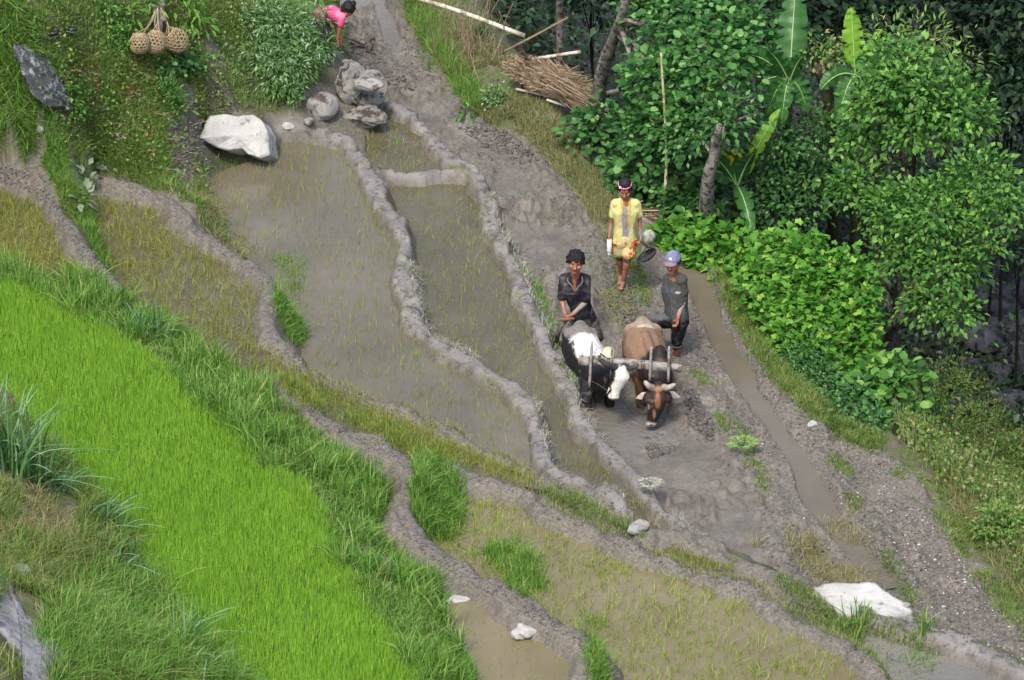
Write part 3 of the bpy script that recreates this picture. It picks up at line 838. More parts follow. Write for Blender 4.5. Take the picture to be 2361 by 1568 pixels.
def tree(name, label, cat, lobes, n, size, T, mat, bark, base=None, r0=.08, group=None, parts=('trunk', 'crown'), path=None, **kw):
    C = np.mean([c for c, _ in lobes], 0)
    if base is None: base = np.array([C[0], C[1], 0])
    base = np.array([base[0], base[1], gnd(base)])
    root = thing(name, label, cat, base, group)
    V, F = crown_geo(lobes, n, size, T, **kw)
    mesh_np(parts[1], V, F, mat, root)
    b = MB()
    if path is None:
        top = C + np.array([0, 0, -.1]); path = wob(base - np.array([0, 0, .2]), top, 6, r0 * .8)
    else:
        path = smooth_line(np.vstack([[base - np.array([0, 0, .2])], path]), 4)
    rr = np.linspace(1.15, .45, len(path)) * r0
    b.tube(path, rr, 8)
    L_ = len(path)
    for c, r in lobes:
        s = path[int(L_ * rng.uniform(.45, .85))]
        mid = (s + c) / 2 + np.array([0, 0, .12])
        b.tube(smooth_line([s, mid, c + np.array([0, 0, r[2] * .5])], 4), np.linspace(r0 * .42, r0 * .12, 9), 6)
        for _ in range(4):
            e = c + rdir(1)[0] * np.array(r) * .9; e[2] = max(e[2], c[2] - .1)
            b.tube(wob(c - np.array([0, 0, .1]), e, 4, .03), np.linspace(r0 * .16, .006, 10), 5)
    b.build(parts[0], bark, root, smooth=True)
    return root

bark_pale = pmat("pale_speckled_bark", (92, 86, 78), (150, 146, 136), 9, .9, .8, 30, .02, c3=(62, 56, 48), s3=14, t3=(.5, .58))
bark_dark = pmat("dark_bark", (50, 42, 34), (84, 72, 60), 9, .9, .8, 30, .02)
stemgreen = pmat("green_stem", (78, 92, 44), (104, 112, 62), 9, .7)
L_mid = leafmat("broad_leaf_green", (42, 84, 38), (88, 138, 68), (118, 164, 92), .14, rough=.4, trans=.28)
L_bright = leafmat("bright_leaf_green", (50, 94, 38), (98, 146, 66), (128, 170, 82), .16, rough=.42, trans=.35)
L_vine = leafmat("vine_leaf_green", (58, 110, 36), (106, 160, 60), (136, 178, 72), .12, rough=.42, trans=.35)
L_dark = leafmat("shade_toned_leaf_green", (20, 36, 22), (44, 68, 42), (70, 96, 62), .07, rough=.45, trans=.12)  # leaf colour darkened to stand in for the shade of the wood
L_deep = leafmat("deep_leaf_green", (40, 76, 38), (78, 122, 64), (108, 150, 84), .12, rough=.4, trans=.2)
L_pale = leafmat("pale_narrow_leaf", (62, 100, 46), (116, 152, 88), (158, 184, 146), .14, rough=.5, trans=.3)
L_grey = leafmat("grey_green_leaf", (96, 112, 84), (150, 160, 136), (120, 132, 100), .2, rough=.6, trans=.2)
L_weed = leafmat("slope_weed_leaf", (70, 108, 42), (122, 156, 76), (156, 160, 100), .2, rough=.6, trans=.35)

# dark wood on the far side and down the slope
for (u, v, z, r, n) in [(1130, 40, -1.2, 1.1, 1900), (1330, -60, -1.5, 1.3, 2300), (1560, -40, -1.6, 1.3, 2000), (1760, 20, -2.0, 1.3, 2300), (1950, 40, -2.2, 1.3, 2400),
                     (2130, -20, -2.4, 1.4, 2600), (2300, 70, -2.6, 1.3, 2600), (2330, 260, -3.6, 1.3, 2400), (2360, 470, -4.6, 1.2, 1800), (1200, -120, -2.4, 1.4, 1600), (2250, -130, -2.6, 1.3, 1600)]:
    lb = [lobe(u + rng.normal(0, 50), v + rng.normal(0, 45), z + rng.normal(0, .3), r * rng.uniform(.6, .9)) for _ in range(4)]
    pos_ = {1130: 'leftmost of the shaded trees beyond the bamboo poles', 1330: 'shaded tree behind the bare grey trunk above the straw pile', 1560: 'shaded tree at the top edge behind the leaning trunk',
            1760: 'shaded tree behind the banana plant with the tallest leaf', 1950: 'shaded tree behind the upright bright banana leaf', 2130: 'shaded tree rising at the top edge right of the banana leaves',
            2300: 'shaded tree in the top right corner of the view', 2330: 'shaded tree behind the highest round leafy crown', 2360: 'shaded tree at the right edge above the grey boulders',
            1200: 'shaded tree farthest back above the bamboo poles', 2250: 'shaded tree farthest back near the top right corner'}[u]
    tree("shaded_tree", "dark green " + pos_, "tree", lb, n, .15, T_OVAL, L_dark, pmat("shade_toned_bark", (22, 20, 17), (40, 36, 31), 9, .95), r0=.028, group="dark trees in the shaded valley", cl=7, clr=.16, inner=.35)  # bark here is a darker copy, with the wood's shade painted in
# understorey on the shaded slope
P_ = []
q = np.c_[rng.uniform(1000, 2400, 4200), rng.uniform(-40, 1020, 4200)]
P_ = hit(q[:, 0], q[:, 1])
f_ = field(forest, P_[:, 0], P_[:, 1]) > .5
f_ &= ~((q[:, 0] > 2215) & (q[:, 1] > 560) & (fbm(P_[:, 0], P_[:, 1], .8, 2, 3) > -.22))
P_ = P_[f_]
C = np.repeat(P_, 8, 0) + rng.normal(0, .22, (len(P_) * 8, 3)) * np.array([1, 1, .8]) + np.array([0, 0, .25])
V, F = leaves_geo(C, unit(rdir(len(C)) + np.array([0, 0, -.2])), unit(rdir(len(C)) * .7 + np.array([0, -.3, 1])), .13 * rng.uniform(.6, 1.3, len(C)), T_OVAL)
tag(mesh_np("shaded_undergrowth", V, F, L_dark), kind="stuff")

# the leafy tree in the middle of the bank
tree("broadleaf_tree", "tall round-leaved tree with a leaning pale trunk right of the straw pile", "tree",
     [lobe(1560, 60, 2.2, .55), lobe(1640, 150, 2.0, .6), lobe(1540, 190, 1.7, .5), lobe(1610, 290, 1.35, .5), lobe(1520, 20, 2.2, .40), lobe(1500, 300, 1.0, .40), lobe(1690, 70, 2.2, .5)],
     4600, .105, T_ROUND, L_mid, bark_pale, base=at(1372, 235, .4), r0=.10, path=[at(1385, 180, 1.0), at(1415, 90, 1.8), at(1432, 40, 2.3), at(1455, -40, 2.9)], cl=8, clr=.10)
tree("leafy_bush", "dense dark-leaved bush below the straw pile against the terrace edge", "bush",
     [lobe(1400, 335, .35, .42), lobe(1470, 420, .2, .42), lobe(1370, 300, .5, .28), lobe(1560, 400, .45, .45), lobe(1500, 350, .8, .35), lobe(1590, 470, .2, .4)], 2600, .105, T_ROUND, L_deep, bark_dark, r0=.04, parts=('stem', 'foliage'), cl=8, clr=.10)
tree("speckled_tree", "lichen-speckled trunk standing behind the girl in yellow, crown mixed with leaves", "tree",
     [lobe(1640, 290, 1.5, .35), lobe(1690, 270, 1.7, .3), lobe(1600, 330, 1.2, .28)], 900, .10, T_OVAL, L_deep, bark_pale, base=at(1625, 505, .0), r0=.095, path=[at(1632, 420, .9), at(1650, 350, 1.4), at(1658, 290, 1.9)], cl=7, clr=.12)
tree("mixed_shrub", "mid green shrub filling the gap between speckled trunk and the mossy dead stump", "bush",
     [lobe(1760, 420, .3, .45), lobe(1720, 500, -.1, .4), lobe(1820, 480, .1, .42), lobe(1880, 420, .4, .4), lobe(1790, 330, .9, .35), lobe(1900, 330, .9, .35)], 4200, .09, T_OVAL, L_deep, bark_dark, r0=.04, parts=('stem', 'foliage'), cl=8, clr=.11)
tree("round_crowned_tree", "bright green tree with the highest round crown on the right of the wood", "tree",
     [lobe(2110, 210, 2.1, .55), lobe(2200, 260, 1.9, .45), lobe(2030, 250, 1.8, .42), lobe(2120, 300, 1.6, .5), lobe(2240, 300, 1.6, .3), lobe(2060, 160, 2.3, .36), lobe(1990, 320, 1.3, .35)],
     4800, .100, T_OVAL, L_bright, bark_pale, r0=.08, base=at(2010, 480, -2.5), path=[at(2030, 380, .0), at(2050, 310, 1.0), at(2080, 260, 1.7)], cl=8, clr=.09)
tree("low_crowned_tree", "bright leafy tree whose low crown hangs beside the grey boulders on the right", "tree",
     [lobe(2160, 500, 1.0, .48), lobe(2260, 440, 1.3, .48), lobe(2310, 500, 1.1, .3), lobe(2060, 500, .8, .40), lobe(2080, 590, .4, .42), lobe(2190, 610, .5, .42), lobe(2150, 700, .1, .34), lobe(2210, 730, .0, .2), lobe(1980, 440, .9, .34), lobe(2280, 570, .8, .22)],
     6800, .092, T_OVAL, L_bright, bark_pale, r0=.10, base=at(2035, 850, -2.4), path=[at(2045, 790, -1.2), at(2080, 730, -.4), at(2110, 640, .2)], cl=8, clr=.09)
tree("olive_topped_tree", "thin tree with yellowish leaf tips just above the highest round crown", "tree",
     [lobe(2050, 110, 1.6, .3), lobe(2130, 110, 1.5, .35), lobe(1990, 130, 1.4, .25), lobe(2210, 160, 1.2, .3)], 1000, .11, T_LANCE, L_weed, bark_dark, r0=.05, cl=9, clr=.12)

# climbing vine mounds with lobed leaves
def mound(name, label, lobes, n, size, T, mat, group=None):
    return tree(name, label, "vine" if T is T_LOBED else "bush", lobes, n, size, T, mat, stemgreen, r0=.02, parts=('stem', 'foliage'), cl=4, clr=.06, inner=.72, up=.8, out=1.0, jit=.55, droop=.5, group=group)
mound("vine_mound", "large dome of bright lobed vine leaves beside the water channel", [lobe(1860, 640, .42, (.46, .5, .46)), lobe(1780, 640, .30, (.38, .45, .42)), lobe(1940, 680, .25, (.42, .45, .46)), lobe(1870, 720, .15, (.5, .5, .45)), lobe(1960, 760, -.05, (.34, .4, .40)), lobe(1790, 730, .05, (.38, .42, .42)), lobe(1900, 800, -.15, (.42, .45, .40)), lobe(1830, 590, .5, (.34, .4, .30)), lobe(1970, 830, -.3, (.26, .3, .3)), lobe(1820, 810, -.15, (.3, .35, .32))], 6200, .098, T_LOBED, L_vine, "vine mounds")
mound("vine_mound", "smaller low spread of lobed vine leaves behind the man in the cap", [lobe(1600, 570, .0, (.38, .4, .30)), lobe(1660, 590, -.05, (.42, .4, .36)), lobe(1545, 560, .05, (.25, .3, .18)), lobe(1690, 625, -.1, (.35, .3, .35))], 1400, .12, T_LOBED, L_vine, "vine mounds")
mound("small_leaved_bush", "dark small-leaved bush at the foot of the large vine dome", [lobe(1850, 850, -.1, (.28, .28, .3)), lobe(1890, 890, -.2, (.25, .25, .25))], 1100, .06, T_OVAL, L_deep)
mound("broadleaf_shrub", "broad-leaved shrub right of the large vine dome at the top of the weedy slope", [lobe(2050, 900, -.1, (.38, .38, .35)), lobe(2010, 930, -.2, (.3, .3, .28))], 520, .13, T_ROUND, L_bright)
mound("trailing_shrub", "dark green shrub hanging over the terrace edge beside the small white stone", [lobe(1960, 940, .0, (.28, .28, .22)), lobe(2010, 990, -.1, (.25, .25, .2))], 700, .08, T_OVAL, L_deep)
# weeds on the outer slope
wp = [(2060, 1000), (2130, 880), (2230, 850), (2310, 970), (2400, 1050), (2400, 1420), (2290, 1210), (2180, 1110)]
P_ = px_points(wp, 1500)
C = np.repeat(P_, 12, 0) + rng.normal(0, 1, (len(P_) * 12, 3)) * np.array([.10, .10, .10]) + np.array([0, 0, .16])
V, F = leaves_geo(C, unit(rdir(len(C)) + np.array([0, 0, .5])), unit(rdir(len(C)) + np.array([0, 0, .8])), .055 * rng.uniform(.5, 1.4, len(C)), T_OVAL)
tag(mesh_np("slope_weeds", V, F, L_weed), kind="stuff")
grass_zone("slope_weed_stalks", wp, 900, 9, .34, .010, G_pale, lean=.4, spread=.08, seg_=3)
for (u, v, r, lab) in [(2150, 985, .30, "feathery pale green bush nearest the broad-leaved shrub on the outer slope"), (2250, 1010, .32, "feathery pale green bush on the outer slope next to the dark gully"),
                       (2330, 1130, .30, "feathery yellowish bush at the right edge of the outer slope"), (2200, 930, .30, "feathery green bush highest on the outer slope"), (2300, 1250, .25, "small leafy bush on the grassy rim near the right edge")]:
    c = hit1(u, v)
    root = thing("weed_bush", lab, "bush", c, "bushes on the outer slope")
    V, F = crown_geo([(c + np.array([0, 0, r * .7]), (r, r, r * .9))], 1500, .055, T_LANCE if r > .26 else T_OVAL, cl=8, clr=.05, inner=.4)
    mesh_np("foliage", V, F, L_weed if u > 2160 else L_bright, root)
    b = MB()
    for _ in range(7):
        b.tube(wob(c, c + np.array([rng.normal(0, r * .4), rng.normal(0, r * .4), r * 1.3]), 4, .02), np.linspace(.008, .003, 10), 5)
    b.build("stem", stemgreen, root)

# banana plants
B_leaf = leafmat("banana_leaf_green", (48, 92, 44), (72, 118, 62), None, trans=.35, rough=.35, vscale=2)
B_leaf2 = leafmat("young_banana_leaf", (116, 168, 50), (136, 182, 66), None, trans=.4, rough=.35, vscale=2)
B_edge = leafmat("yellowed_leaf_edge", (176, 168, 40), (196, 186, 60), None, trans=.3, rough=.5, vscale=2)
B_stem = pmat("banana_stem", (88, 104, 52), (120, 112, 74), 6, .6, c3=(84, 66, 48), s3=5)
B_rib = pmat("banana_midrib", (132, 168, 96), (150, 182, 112), 6, .5)
def banana_leaf(p0, p1, wid, sag, side=None, edge=False):
    """returns (blade V,F), rib points, edge geometry; p0 base, p1 tip"""
    p0 = np.asarray(p0, float); p1 = np.asarray(p1, float)
    n = 34; t = np.linspace(0, 1, n); wid = wid * .98
    P = p0 + (p1 - p0) * t[:, None]; P[:, 2] += sag * 4 * t * (1 - t)
    T_ = unit(np.gradient(P, axis=0))
    if side is None: side = np.cross(T_[n // 2], [0, 0, 1.0]) + np.array([.001, 0, 0])
    sd0 = unit(np.asarray(side, float))
    Y = unit(sd0 - (T_ @ sd0)[:, None] * T_); N = np.cross(T_, Y)
    wv = wid * np.clip(np.sin(np.pi * np.clip(t * .93 + .07, 0, 1)) ** .55, 0, 1) * np.clip((t - .08) * 12, .04, 1)
    cols = []
    for s in (-1, -.5, 0, .5, 1):
        rag = 1 - (.10 * rng.random(n) + .45 * (rng.random(n) < .18)) * (abs(s) == 1)
        cols.append(P + Y * (wv * s * rag * .5)[:, None] + N * (abs(s) ** 1.3 * wv * .16 + .015 * rng.normal(size=n) * (s != 0))[:, None])
    V = np.stack(cols, 1).reshape(-1, 3)
    F = np.array([[i * 5 + j, i * 5 + j + 1, i * 5 + 6 + j, i * 5 + 5 + j] for i in range(n - 1) for j in range(4)])
    return V, F, P + N * -.004, (cols[4], N)
def banana(label, base, crown, leaves, r=.07, group="banana plants on the bank"):
    base = np.array([base[0], base[1], gnd(base)])
    root = thing("banana_plant", label, "banana plant", base, group)
    b = MB(); b.tube(wob(base - [0, 0, .1], crown, 5, .03), np.linspace(r * 1.2, r * .6, 13), 10); b.build("stem", B_stem, root, smooth=True)
    for (p1, wid, sag, kind, side) in leaves:
        V, F, rib, (ec, N) = banana_leaf(crown, p1, wid, sag, side)
        lf = mesh_np("leaf", V, F, {'n': B_leaf, 'y': B_leaf2, 'e': B_leaf}[kind], root, smooth=True)
        b = MB(); b.tube(rib[:-1], np.linspace(.014, .004, len(rib) - 1), 5); b.build("midrib", B_rib, lf)
        if kind == 'e':
            k = slice(10, 30, 2); a_ = ec[k]; c_ = a_ + N[k] * .002 + unit(a_ - rib[k]) * (.035 + .02 * rng.random(10))[:, None]
            V2 = np.stack([a_, c_], 1).reshape(-1, 3)
            F2 = np.array([[2 * i, 2 * i + 1, 2 * i + 3, 2 * i + 2] for i in range(9)])
            mesh_np("yellow_edge", V2, F2, B_edge, lf)
R_ = [1, 0, 0.1]
c1 = at(1820, 190, 1.77)
banana("banana plant with one tall upright leaf reaching the top edge", at(1815, 480, -1.00), c1,
       [(at(1835, -40, 2.87), .42, .05, 'n', R_), (at(1705, 125, 2.22), .30, .12, 'n', [.3, 0, 1]), (at(1742, 205, 1.67), .30, .12, 'n', [0, .4, 1]), (at(1770, 115, 2.37), .26, .06, 'n', R_),
        (at(1765, 275, 1.27), .26, .18, 'n', R_), (at(1862, 260, 1.37), .32, .15, 'n', R_), (at(1850, 130, 2.27), .24, .05, 'n', [1, 0, -.3]), (at(1800, 300, 1.22), .24, .2, 'n', R_)])
c2 = at(1972, 175, 1.77)
banana("banana plant with an upright bright leaf left of the round crown", at(1960, 430, -1.50), c2,
       [(at(1962, 15, 2.67), .30, .02, 'y', R_), (at(2035, 65, 2.37), .16, .03, 'y', [.6, 0, -.7]), (at(2050, 135, 2.07), .32, .1, 'n', [.1, .3, 1]), (at(1890, 210, 1.67), .26, .12, 'n', [0, .4, 1]), (at(2010, 260, 1.27), .3, .15, 'n', R_), (at(1930, 285, 1.27), .28, .15, 'n', R_)])
c3 = at(1700, 430, 0.57)
banana("low banana plant with yellow-edged leaves beside the speckled trunk", at(1700, 520, -1.00), c3,
       [(at(1665, 355, 1.17), .30, .1, 'e', R_), (at(1745, 345, 1.17), .34, .08, 'e', [.6, 0, .8]), (at(1610, 345, 1.37), .24, .12, 'e', R_), (at(1800, 250, 1.57), .20, .05, 'y', R_), (at(1590, 400, 0.77), .28, .15, 'n', [0, .4, 1]),
        (at(1735, 545, 0.17), .24, .12, 'n', [1, 0, .2])])

# mossy dead stump
b0 = at(1925, 470, -1.2)
root = thing("dead_trunk", "dark mossy dead trunk with a ragged top between the two upper banana plants", "dead tree", [b0[0], b0[1], gnd(b0)])
b = MB(); pth = smooth_line([np.array([b0[0], b0[1], gnd(b0) - .2]), at(1925, 400, .2), at(1915, 300, .9), at(1908, 220, 1.4), at(1890, 150, 1.9)], 5)
b.tube(pth, .075 + .03 * rng.random(len(pth)), 9)
for e in ((1850, 165, 1.8), (1935, 120, 2.1), (1870, 110, 2.1)):
    b.tube(wob(at(1893, 165, 1.8), at(*e), 4, .03), np.linspace(.045, .01, 10), 6)
b.build("trunk", pmat("mossy_bark", (52, 44, 36), (92, 80, 66), 14, .95, 1, 30, .03, c3=(70, 84, 44), s3=6), root, smooth=True)
V, F = crown_geo([(at(1895, 130, 2.0), (.28, .2, .2)), (at(1915, 290, 1.0), (.14, .12, .35))], 420, .07, T_OVAL, cl=8, clr=.06)
mesh_np("foliage", V, F, L_weed, root)
# bare trunk behind the straw pile
b0 = at(1290, 150, -.2)
root = thing("bare_trunk", "slim grey bare trunk rising behind the straw pile", "tree", [b0[0], b0[1], gnd(b0)])
b = MB(); b.tube(smooth_line([[b0[0], b0[1], gnd(b0) - .2], at(1292, 90, .3), at(1290, 10, .9), at(1286, -90, 1.7)], 4), np.linspace(.06, .045, 13), 8); b.build("trunk", bark_pale, root, smooth=True)

# hillside shrubs on the left
def shrub(name, label, lobes, n, size, T, mat, **kw):
    return tree(name, label, "bush", lobes, n, size, T, mat, bark_dark, r0=.022, parts=('stem', 'foliage'), **kw)
def near(u, v, d):
    p = hit1(u, v); r = unit(p - CAM); return p - r * d
def lh(u, v, r, d=.5, sz=.85):
    return (near(u, v, r * d), (r, r, r * sz))
shrub("willowy_shrub", "big pale green shrub of narrow leaves between hillside and pink-clad woman", [lh(650, 70, .45, .8), lh(705, 60, .36, .7), lh(640, 150, .42, .8), lh(690, 140, .36, .8), lh(600, 60, .36), lh(745, 112, .18), lh(762, 66, .15, .9), lh(748, 40, .15, .9), lh(660, 215, .24), lh(590, 130, .26)],
      6500, .085, T_LANCE, L_pale, cl=10, clr=.06, inner=.45)
shrub("feathery_shrub", "small feathery yellow-green shrub above the overhanging white boulder", [lh(388, 222, .19, .5, 1.2), lh(405, 255, .16, .4)], 900, .07, T_LANCE, L_bright, cl=9, clr=.04, inner=.3, droop=-.5)
shrub("basket_shrub", "leafy shrub with long drooping leaves behind the hanging baskets", [lh(335, 15, .18, .2), lh(425, 10, .24, .2), lh(445, 50, .18, .2), lh(300, 40, .14, .2)], 420, .14, T_LANCE, leafmat("long_drooping_leaf", (70, 118, 42), (110, 156, 64), None, trans=.3), cl=6, clr=.07, droop=.8)
shrub("hillside_herb", "round-leaved herb patch left of the hanging baskets", [lh(265, 60, .20, .3), lh(280, 100, .18, .3), lh(240, 20, .2, .3)], 900, .055, T_OVAL, L_bright, cl=8, clr=.05)
shrub("hillside_herb", "dark round-leaved herb hanging just below the baskets", [lh(410, 155, .16, .3), lh(370, 160, .12, .3), lh(440, 145, .12, .3)], 420, .07, T_ROUND, L_deep, cl=6, clr=.06)
shrub("climbing_herb", "bright leafy creeper beside the lichen-covered rock on the left", [lh(155, 200, .09, .5, 1.6), lh(170, 250, .09, .5, 1.3)], 260, .07, T_OVAL, L_bright, cl=5, clr=.05)
shrub("broadleaf_seedling", "upright plant of large pale leaves at the corner of the grassy left terrace", [lh(200, 425, .11, .8, 1.4), lh(190, 462, .09, .8)], 60, .13, T_OVAL, L_grey, cl=5, clr=.05)
shrub("ridge_herb", "bushy grey-green herb on the crest of the outer ridge", [lh(1145, 235, .16, .6, 1.1)], 420, .055, T_OVAL, L_pale, cl=7, clr=.04)
shrub("ridge_herb", "low bright plant of broad leaves on the inner side of the outer ridge", [lh(1075, 265, .11, .6)], 40, .10, T_OVAL, L_bright, cl=5, clr=.04)
# low herbs over the hillside
L_herb = leafmat("small_herb_leaf", (80, 116, 48), (128, 156, 84), (150, 150, 100), .1, trans=.3)
P_ = px_points([(60, -20), (560, -20), (560, 230), (450, 300), (470, 450), (260, 390), (140, 330), (60, 150)], 750)
C = np.repeat(P_, 9, 0) + rng.normal(0, 1, (len(P_) * 9, 3)) * np.array([.06, .06, .05]) + np.array([0, 0, .05])
V, F = leaves_geo(C, unit(rdir(len(C)) + np.array([0, 0, .3])), unit(rdir(len(C)) * .8 + np.array([0, -.2, 1])), .045 * rng.uniform(.5, 1.5, len(C)), T_OVAL)
tag(mesh_np("hillside_herbs", V, F, L_herb), kind="stuff")

# fern and mud-coated plant at the field edge
def fern(label, base, n, L0, mat, name="fern"):
    root = thing(name, label, "fern" if name == "fern" else "plant", base)
    for k in range(n):
        a = k * 2.4 + .4; el = rng.uniform(.5, 1.0)
        tip = base + L0 * np.array([math.cos(a) * .8, math.sin(a) * .8, el * .7])
        Pp = base + (tip - base) * np.linspace(0, 1, 12)[:, None]; Pp[:, 2] += L0 * .25 * np.sin(np.linspace(0, math.pi, 12))
        T_ = unit(np.gradient(Pp, axis=0)); Y = unit(np.cross(T_, [0, 0, 1.0]))
        ii = np.arange(2, 12); ln = L0 * .34 * np.sin(np.linspace(.5, 2.9, 10))
        Cc = np.vstack([Pp[ii], Pp[ii]]); ax = np.vstack([Y[ii] + T_[ii] * .5, -Y[ii] + T_[ii] * .5])
        V, F = leaves_geo(Cc, ax, np.tile([0, 0, 1.0], (20, 1)) + .1 * rng.normal(size=(20, 3)), np.r_[ln, ln], T_LANCE)
        mesh_np("frond", V, F, mat, root)
fern("bright fern with arching fronds on the grassy strip below the oxen", hit1(1712, 1045), 7, .26, leafmat("fern_green", (110, 150, 70), (146, 178, 104), None, trans=.35))
fern("mud-coated grey plant standing on the crest beside the ploughed field", hit1(1500, 1130), 9, .20, G_straw, "muddy_plant")

# tall cane grass clumps
def clump(label, u, v, n, h, wd, mat, lean=.7, name="cane_grass", spread=.08, group="tall grass clumps", az=None, sg=6):
    c = hit1(u, v)
    root = thing(name, label, "grass clump", c, group)
    q = c[:2] + rng.normal(0, spread, (n, 2))
    V, F = blades_geo(np.c_[q, ground(q[:, 0], q[:, 1]) - .02], h * rng.uniform(.5, 1.15, n), wd * rng.uniform(.7, 1.2, n), np.abs(rng.normal(0, lean, n)), sg, .55,
                      az=None if az is None else rng.normal(az, .7, n))
    mesh_np("leaves", V, F, mat, root, smooth=True)
clump("tall dark cane grass rising at the left edge above the lower bank", 20, 1080, 160, 1.05, .028, G_cane, .6, spread=.20)
clump("cane grass leaning over the seedling bed, second clump from the left edge", 110, 1120, 60, .5, .020, G_cane, .8, spread=.12, az=-.1)
clump("cane grass clump halfway down the left margin of the seedling bed", 240, 1210, 60, .48, .020, G_cane, .9, spread=.13, az=0)
clump("cane grass clump above the fallen lower bank, left margin of the bed", 285, 1320, 60, .45, .018, G_cane, .9, spread=.12, az=0)
clump("sparse long arching blades over the seedling bed near the bottom edge", 440, 1500, 16, .75, .022, G_cane, .85, spread=.10, az=.3)
clump("low dense cane clump at the bottom edge left of the seedling bed", 480, 1560, 50, .4, .018, G_cane, .9, spread=.13, az=.2)
clump("largest dark green grass clump on the bank above the seedling bed", 330, 770, 150, .42, .020, G_cane, .6, spread=.12)
clump("bright grass clump at the top end of the seedling bed", 165, 665, 110, .26, .014, G_mid, .45, spread=.09)
clump("thick grass clump on the bank right of the middle of the seedling bed", 700, 1080, 150, .34, .014, G_lush, .5, spread=.14)
clump("thick grass clump on the bank near the bend of the brown path", 850, 1250, 150, .34, .014, G_lush, .6, spread=.14)
clump("tall reed-like grass clump by the bamboo poles on the outer ridge", 1110, 95, 130, .50, .014, leafmat("reed_green", (74, 108, 56), (124, 152, 96), None, trans=.3), .45, spread=.07)
clump("grass clump in front of the largest white flat rock", 1975, 1450, 40, .36, .018, G_lush, .5, spread=.08)
clump("tall grass sprig at the right corner of the largest white flat rock", 2130, 1455, 30, .34, .018, G_lush, .45, spread=.05)
clump("broad-bladed grass clump at the bottom edge right of the long crest", 2110, 1540, 80, .26, .014, G_lush, .7, spread=.10)
clump("yellow-leaved sprig lying where two crests meet", 1740, 1262, 16, .22, .014, G_pale, .9, spread=.04)
clump("grassy tuft of long blades in the foreground at bottom left", 170, 1500, 120, .34, .012, G_mid, .8, spread=.10)
clump("yellowish tuft in the bottom left corner behind the pale rock", 20, 1540, 90, .30, .014, G_mid, .5, spread=.10)
clump("mid-height tuft on the outer ridge beside the ploughed strip", 1000, 150, 70, .24, .010, G_lush, .6, spread=.08)

# ================================================================ ROCKS
def rockmat(name, c1, c2, c3, s3=5, t3=(.52, .6), rough=.85):
    return pmat(name, c1, c2, 4, rough, .9, 16, .03, .3, c3, s3, t3)
R_white = rockmat("white_quartz_rock", (158, 156, 151), (186, 184, 179), (118, 111, 102), 6, (.60, .70))
R_grey = rockmat("grey_lichen_rock", (58, 60, 62), (88, 90, 92), (138, 144, 142), 9, (.52, .57))
R_pale = rockmat("pale_dirty_rock", (122, 120, 116), (160, 158, 152), (88, 78, 66), 5, (.52, .60))
R_mud = rockmat("crag_rock", (108, 105, 98), (150, 147, 140), (64, 58, 50), 8, (.50, .60))
R_blue = rockmat("river_boulder_rock", (44, 46, 50), (76, 78, 84), (32, 33, 35), 5, (.5, .6))
R_pale2 = rockmat("pale_grey_slab_rock", (106, 106, 108), (134, 134, 136), (84, 82, 80), 5, (.52, .62))

_ico = {}
def ico(sub):
    if sub not in _ico:
        bm = bmesh.new(); bmesh.ops.create_icosphere(bm, subdivisions=sub, radius=1)
        _ico[sub] = (np.array([v.co[:] for v in bm.verts]), np.array([[v.index for v in f.verts] for f in bm.faces])); bm.free()
    return _ico[sub]
def rock_shape(sub=4, ncut=9, depth=(.55, .85), nz=.05, r=None):
    r = r or rng
    V, F = ico(sub); V = V.copy()
    for _ in range(ncut):
        d = unit(r.normal(size=3)); k = r.uniform(*depth)
        e = np.maximum(0, V @ d - k); V -= e[:, None] * d * .92
    n = fbm(V[:, 0] + V[:, 2] * .7 + 9 * r.random(), V[:, 1] - V[:, 2] * .6 + 5, 2.2, 4, 2)
    return V * (1 + nz * 2 * n)[:, None], F
def rock(label, u, v, size, mat, rz=0., sink=.25, name="rock", group=None, sub=4, ncut=9, tilt=0, nz=.06, pos=None, smooth=False):
    c = hit1(u, v) if pos is None else pos
    V, F = rock_shape(sub, ncut, nz=nz)
    V = V * np.array(size)
    ct, st = math.cos(tilt), math.sin(tilt)
    V = V @ np.array([[ct, 0, st], [0, 1, 0], [-st, 0, ct]]).T
    cz, sz_ = math.cos(rz), math.sin(rz)
    V = V @ np.array([[cz, -sz_, 0], [sz_, cz, 0], [0, 0, 1]]).T
    o = mesh_np(name, V + c + np.array([0, 0, size[2] * (1 - 2 * sink)]), F, mat, loc=c, smooth=smooth)
    return tag(o, label, "rock", group)

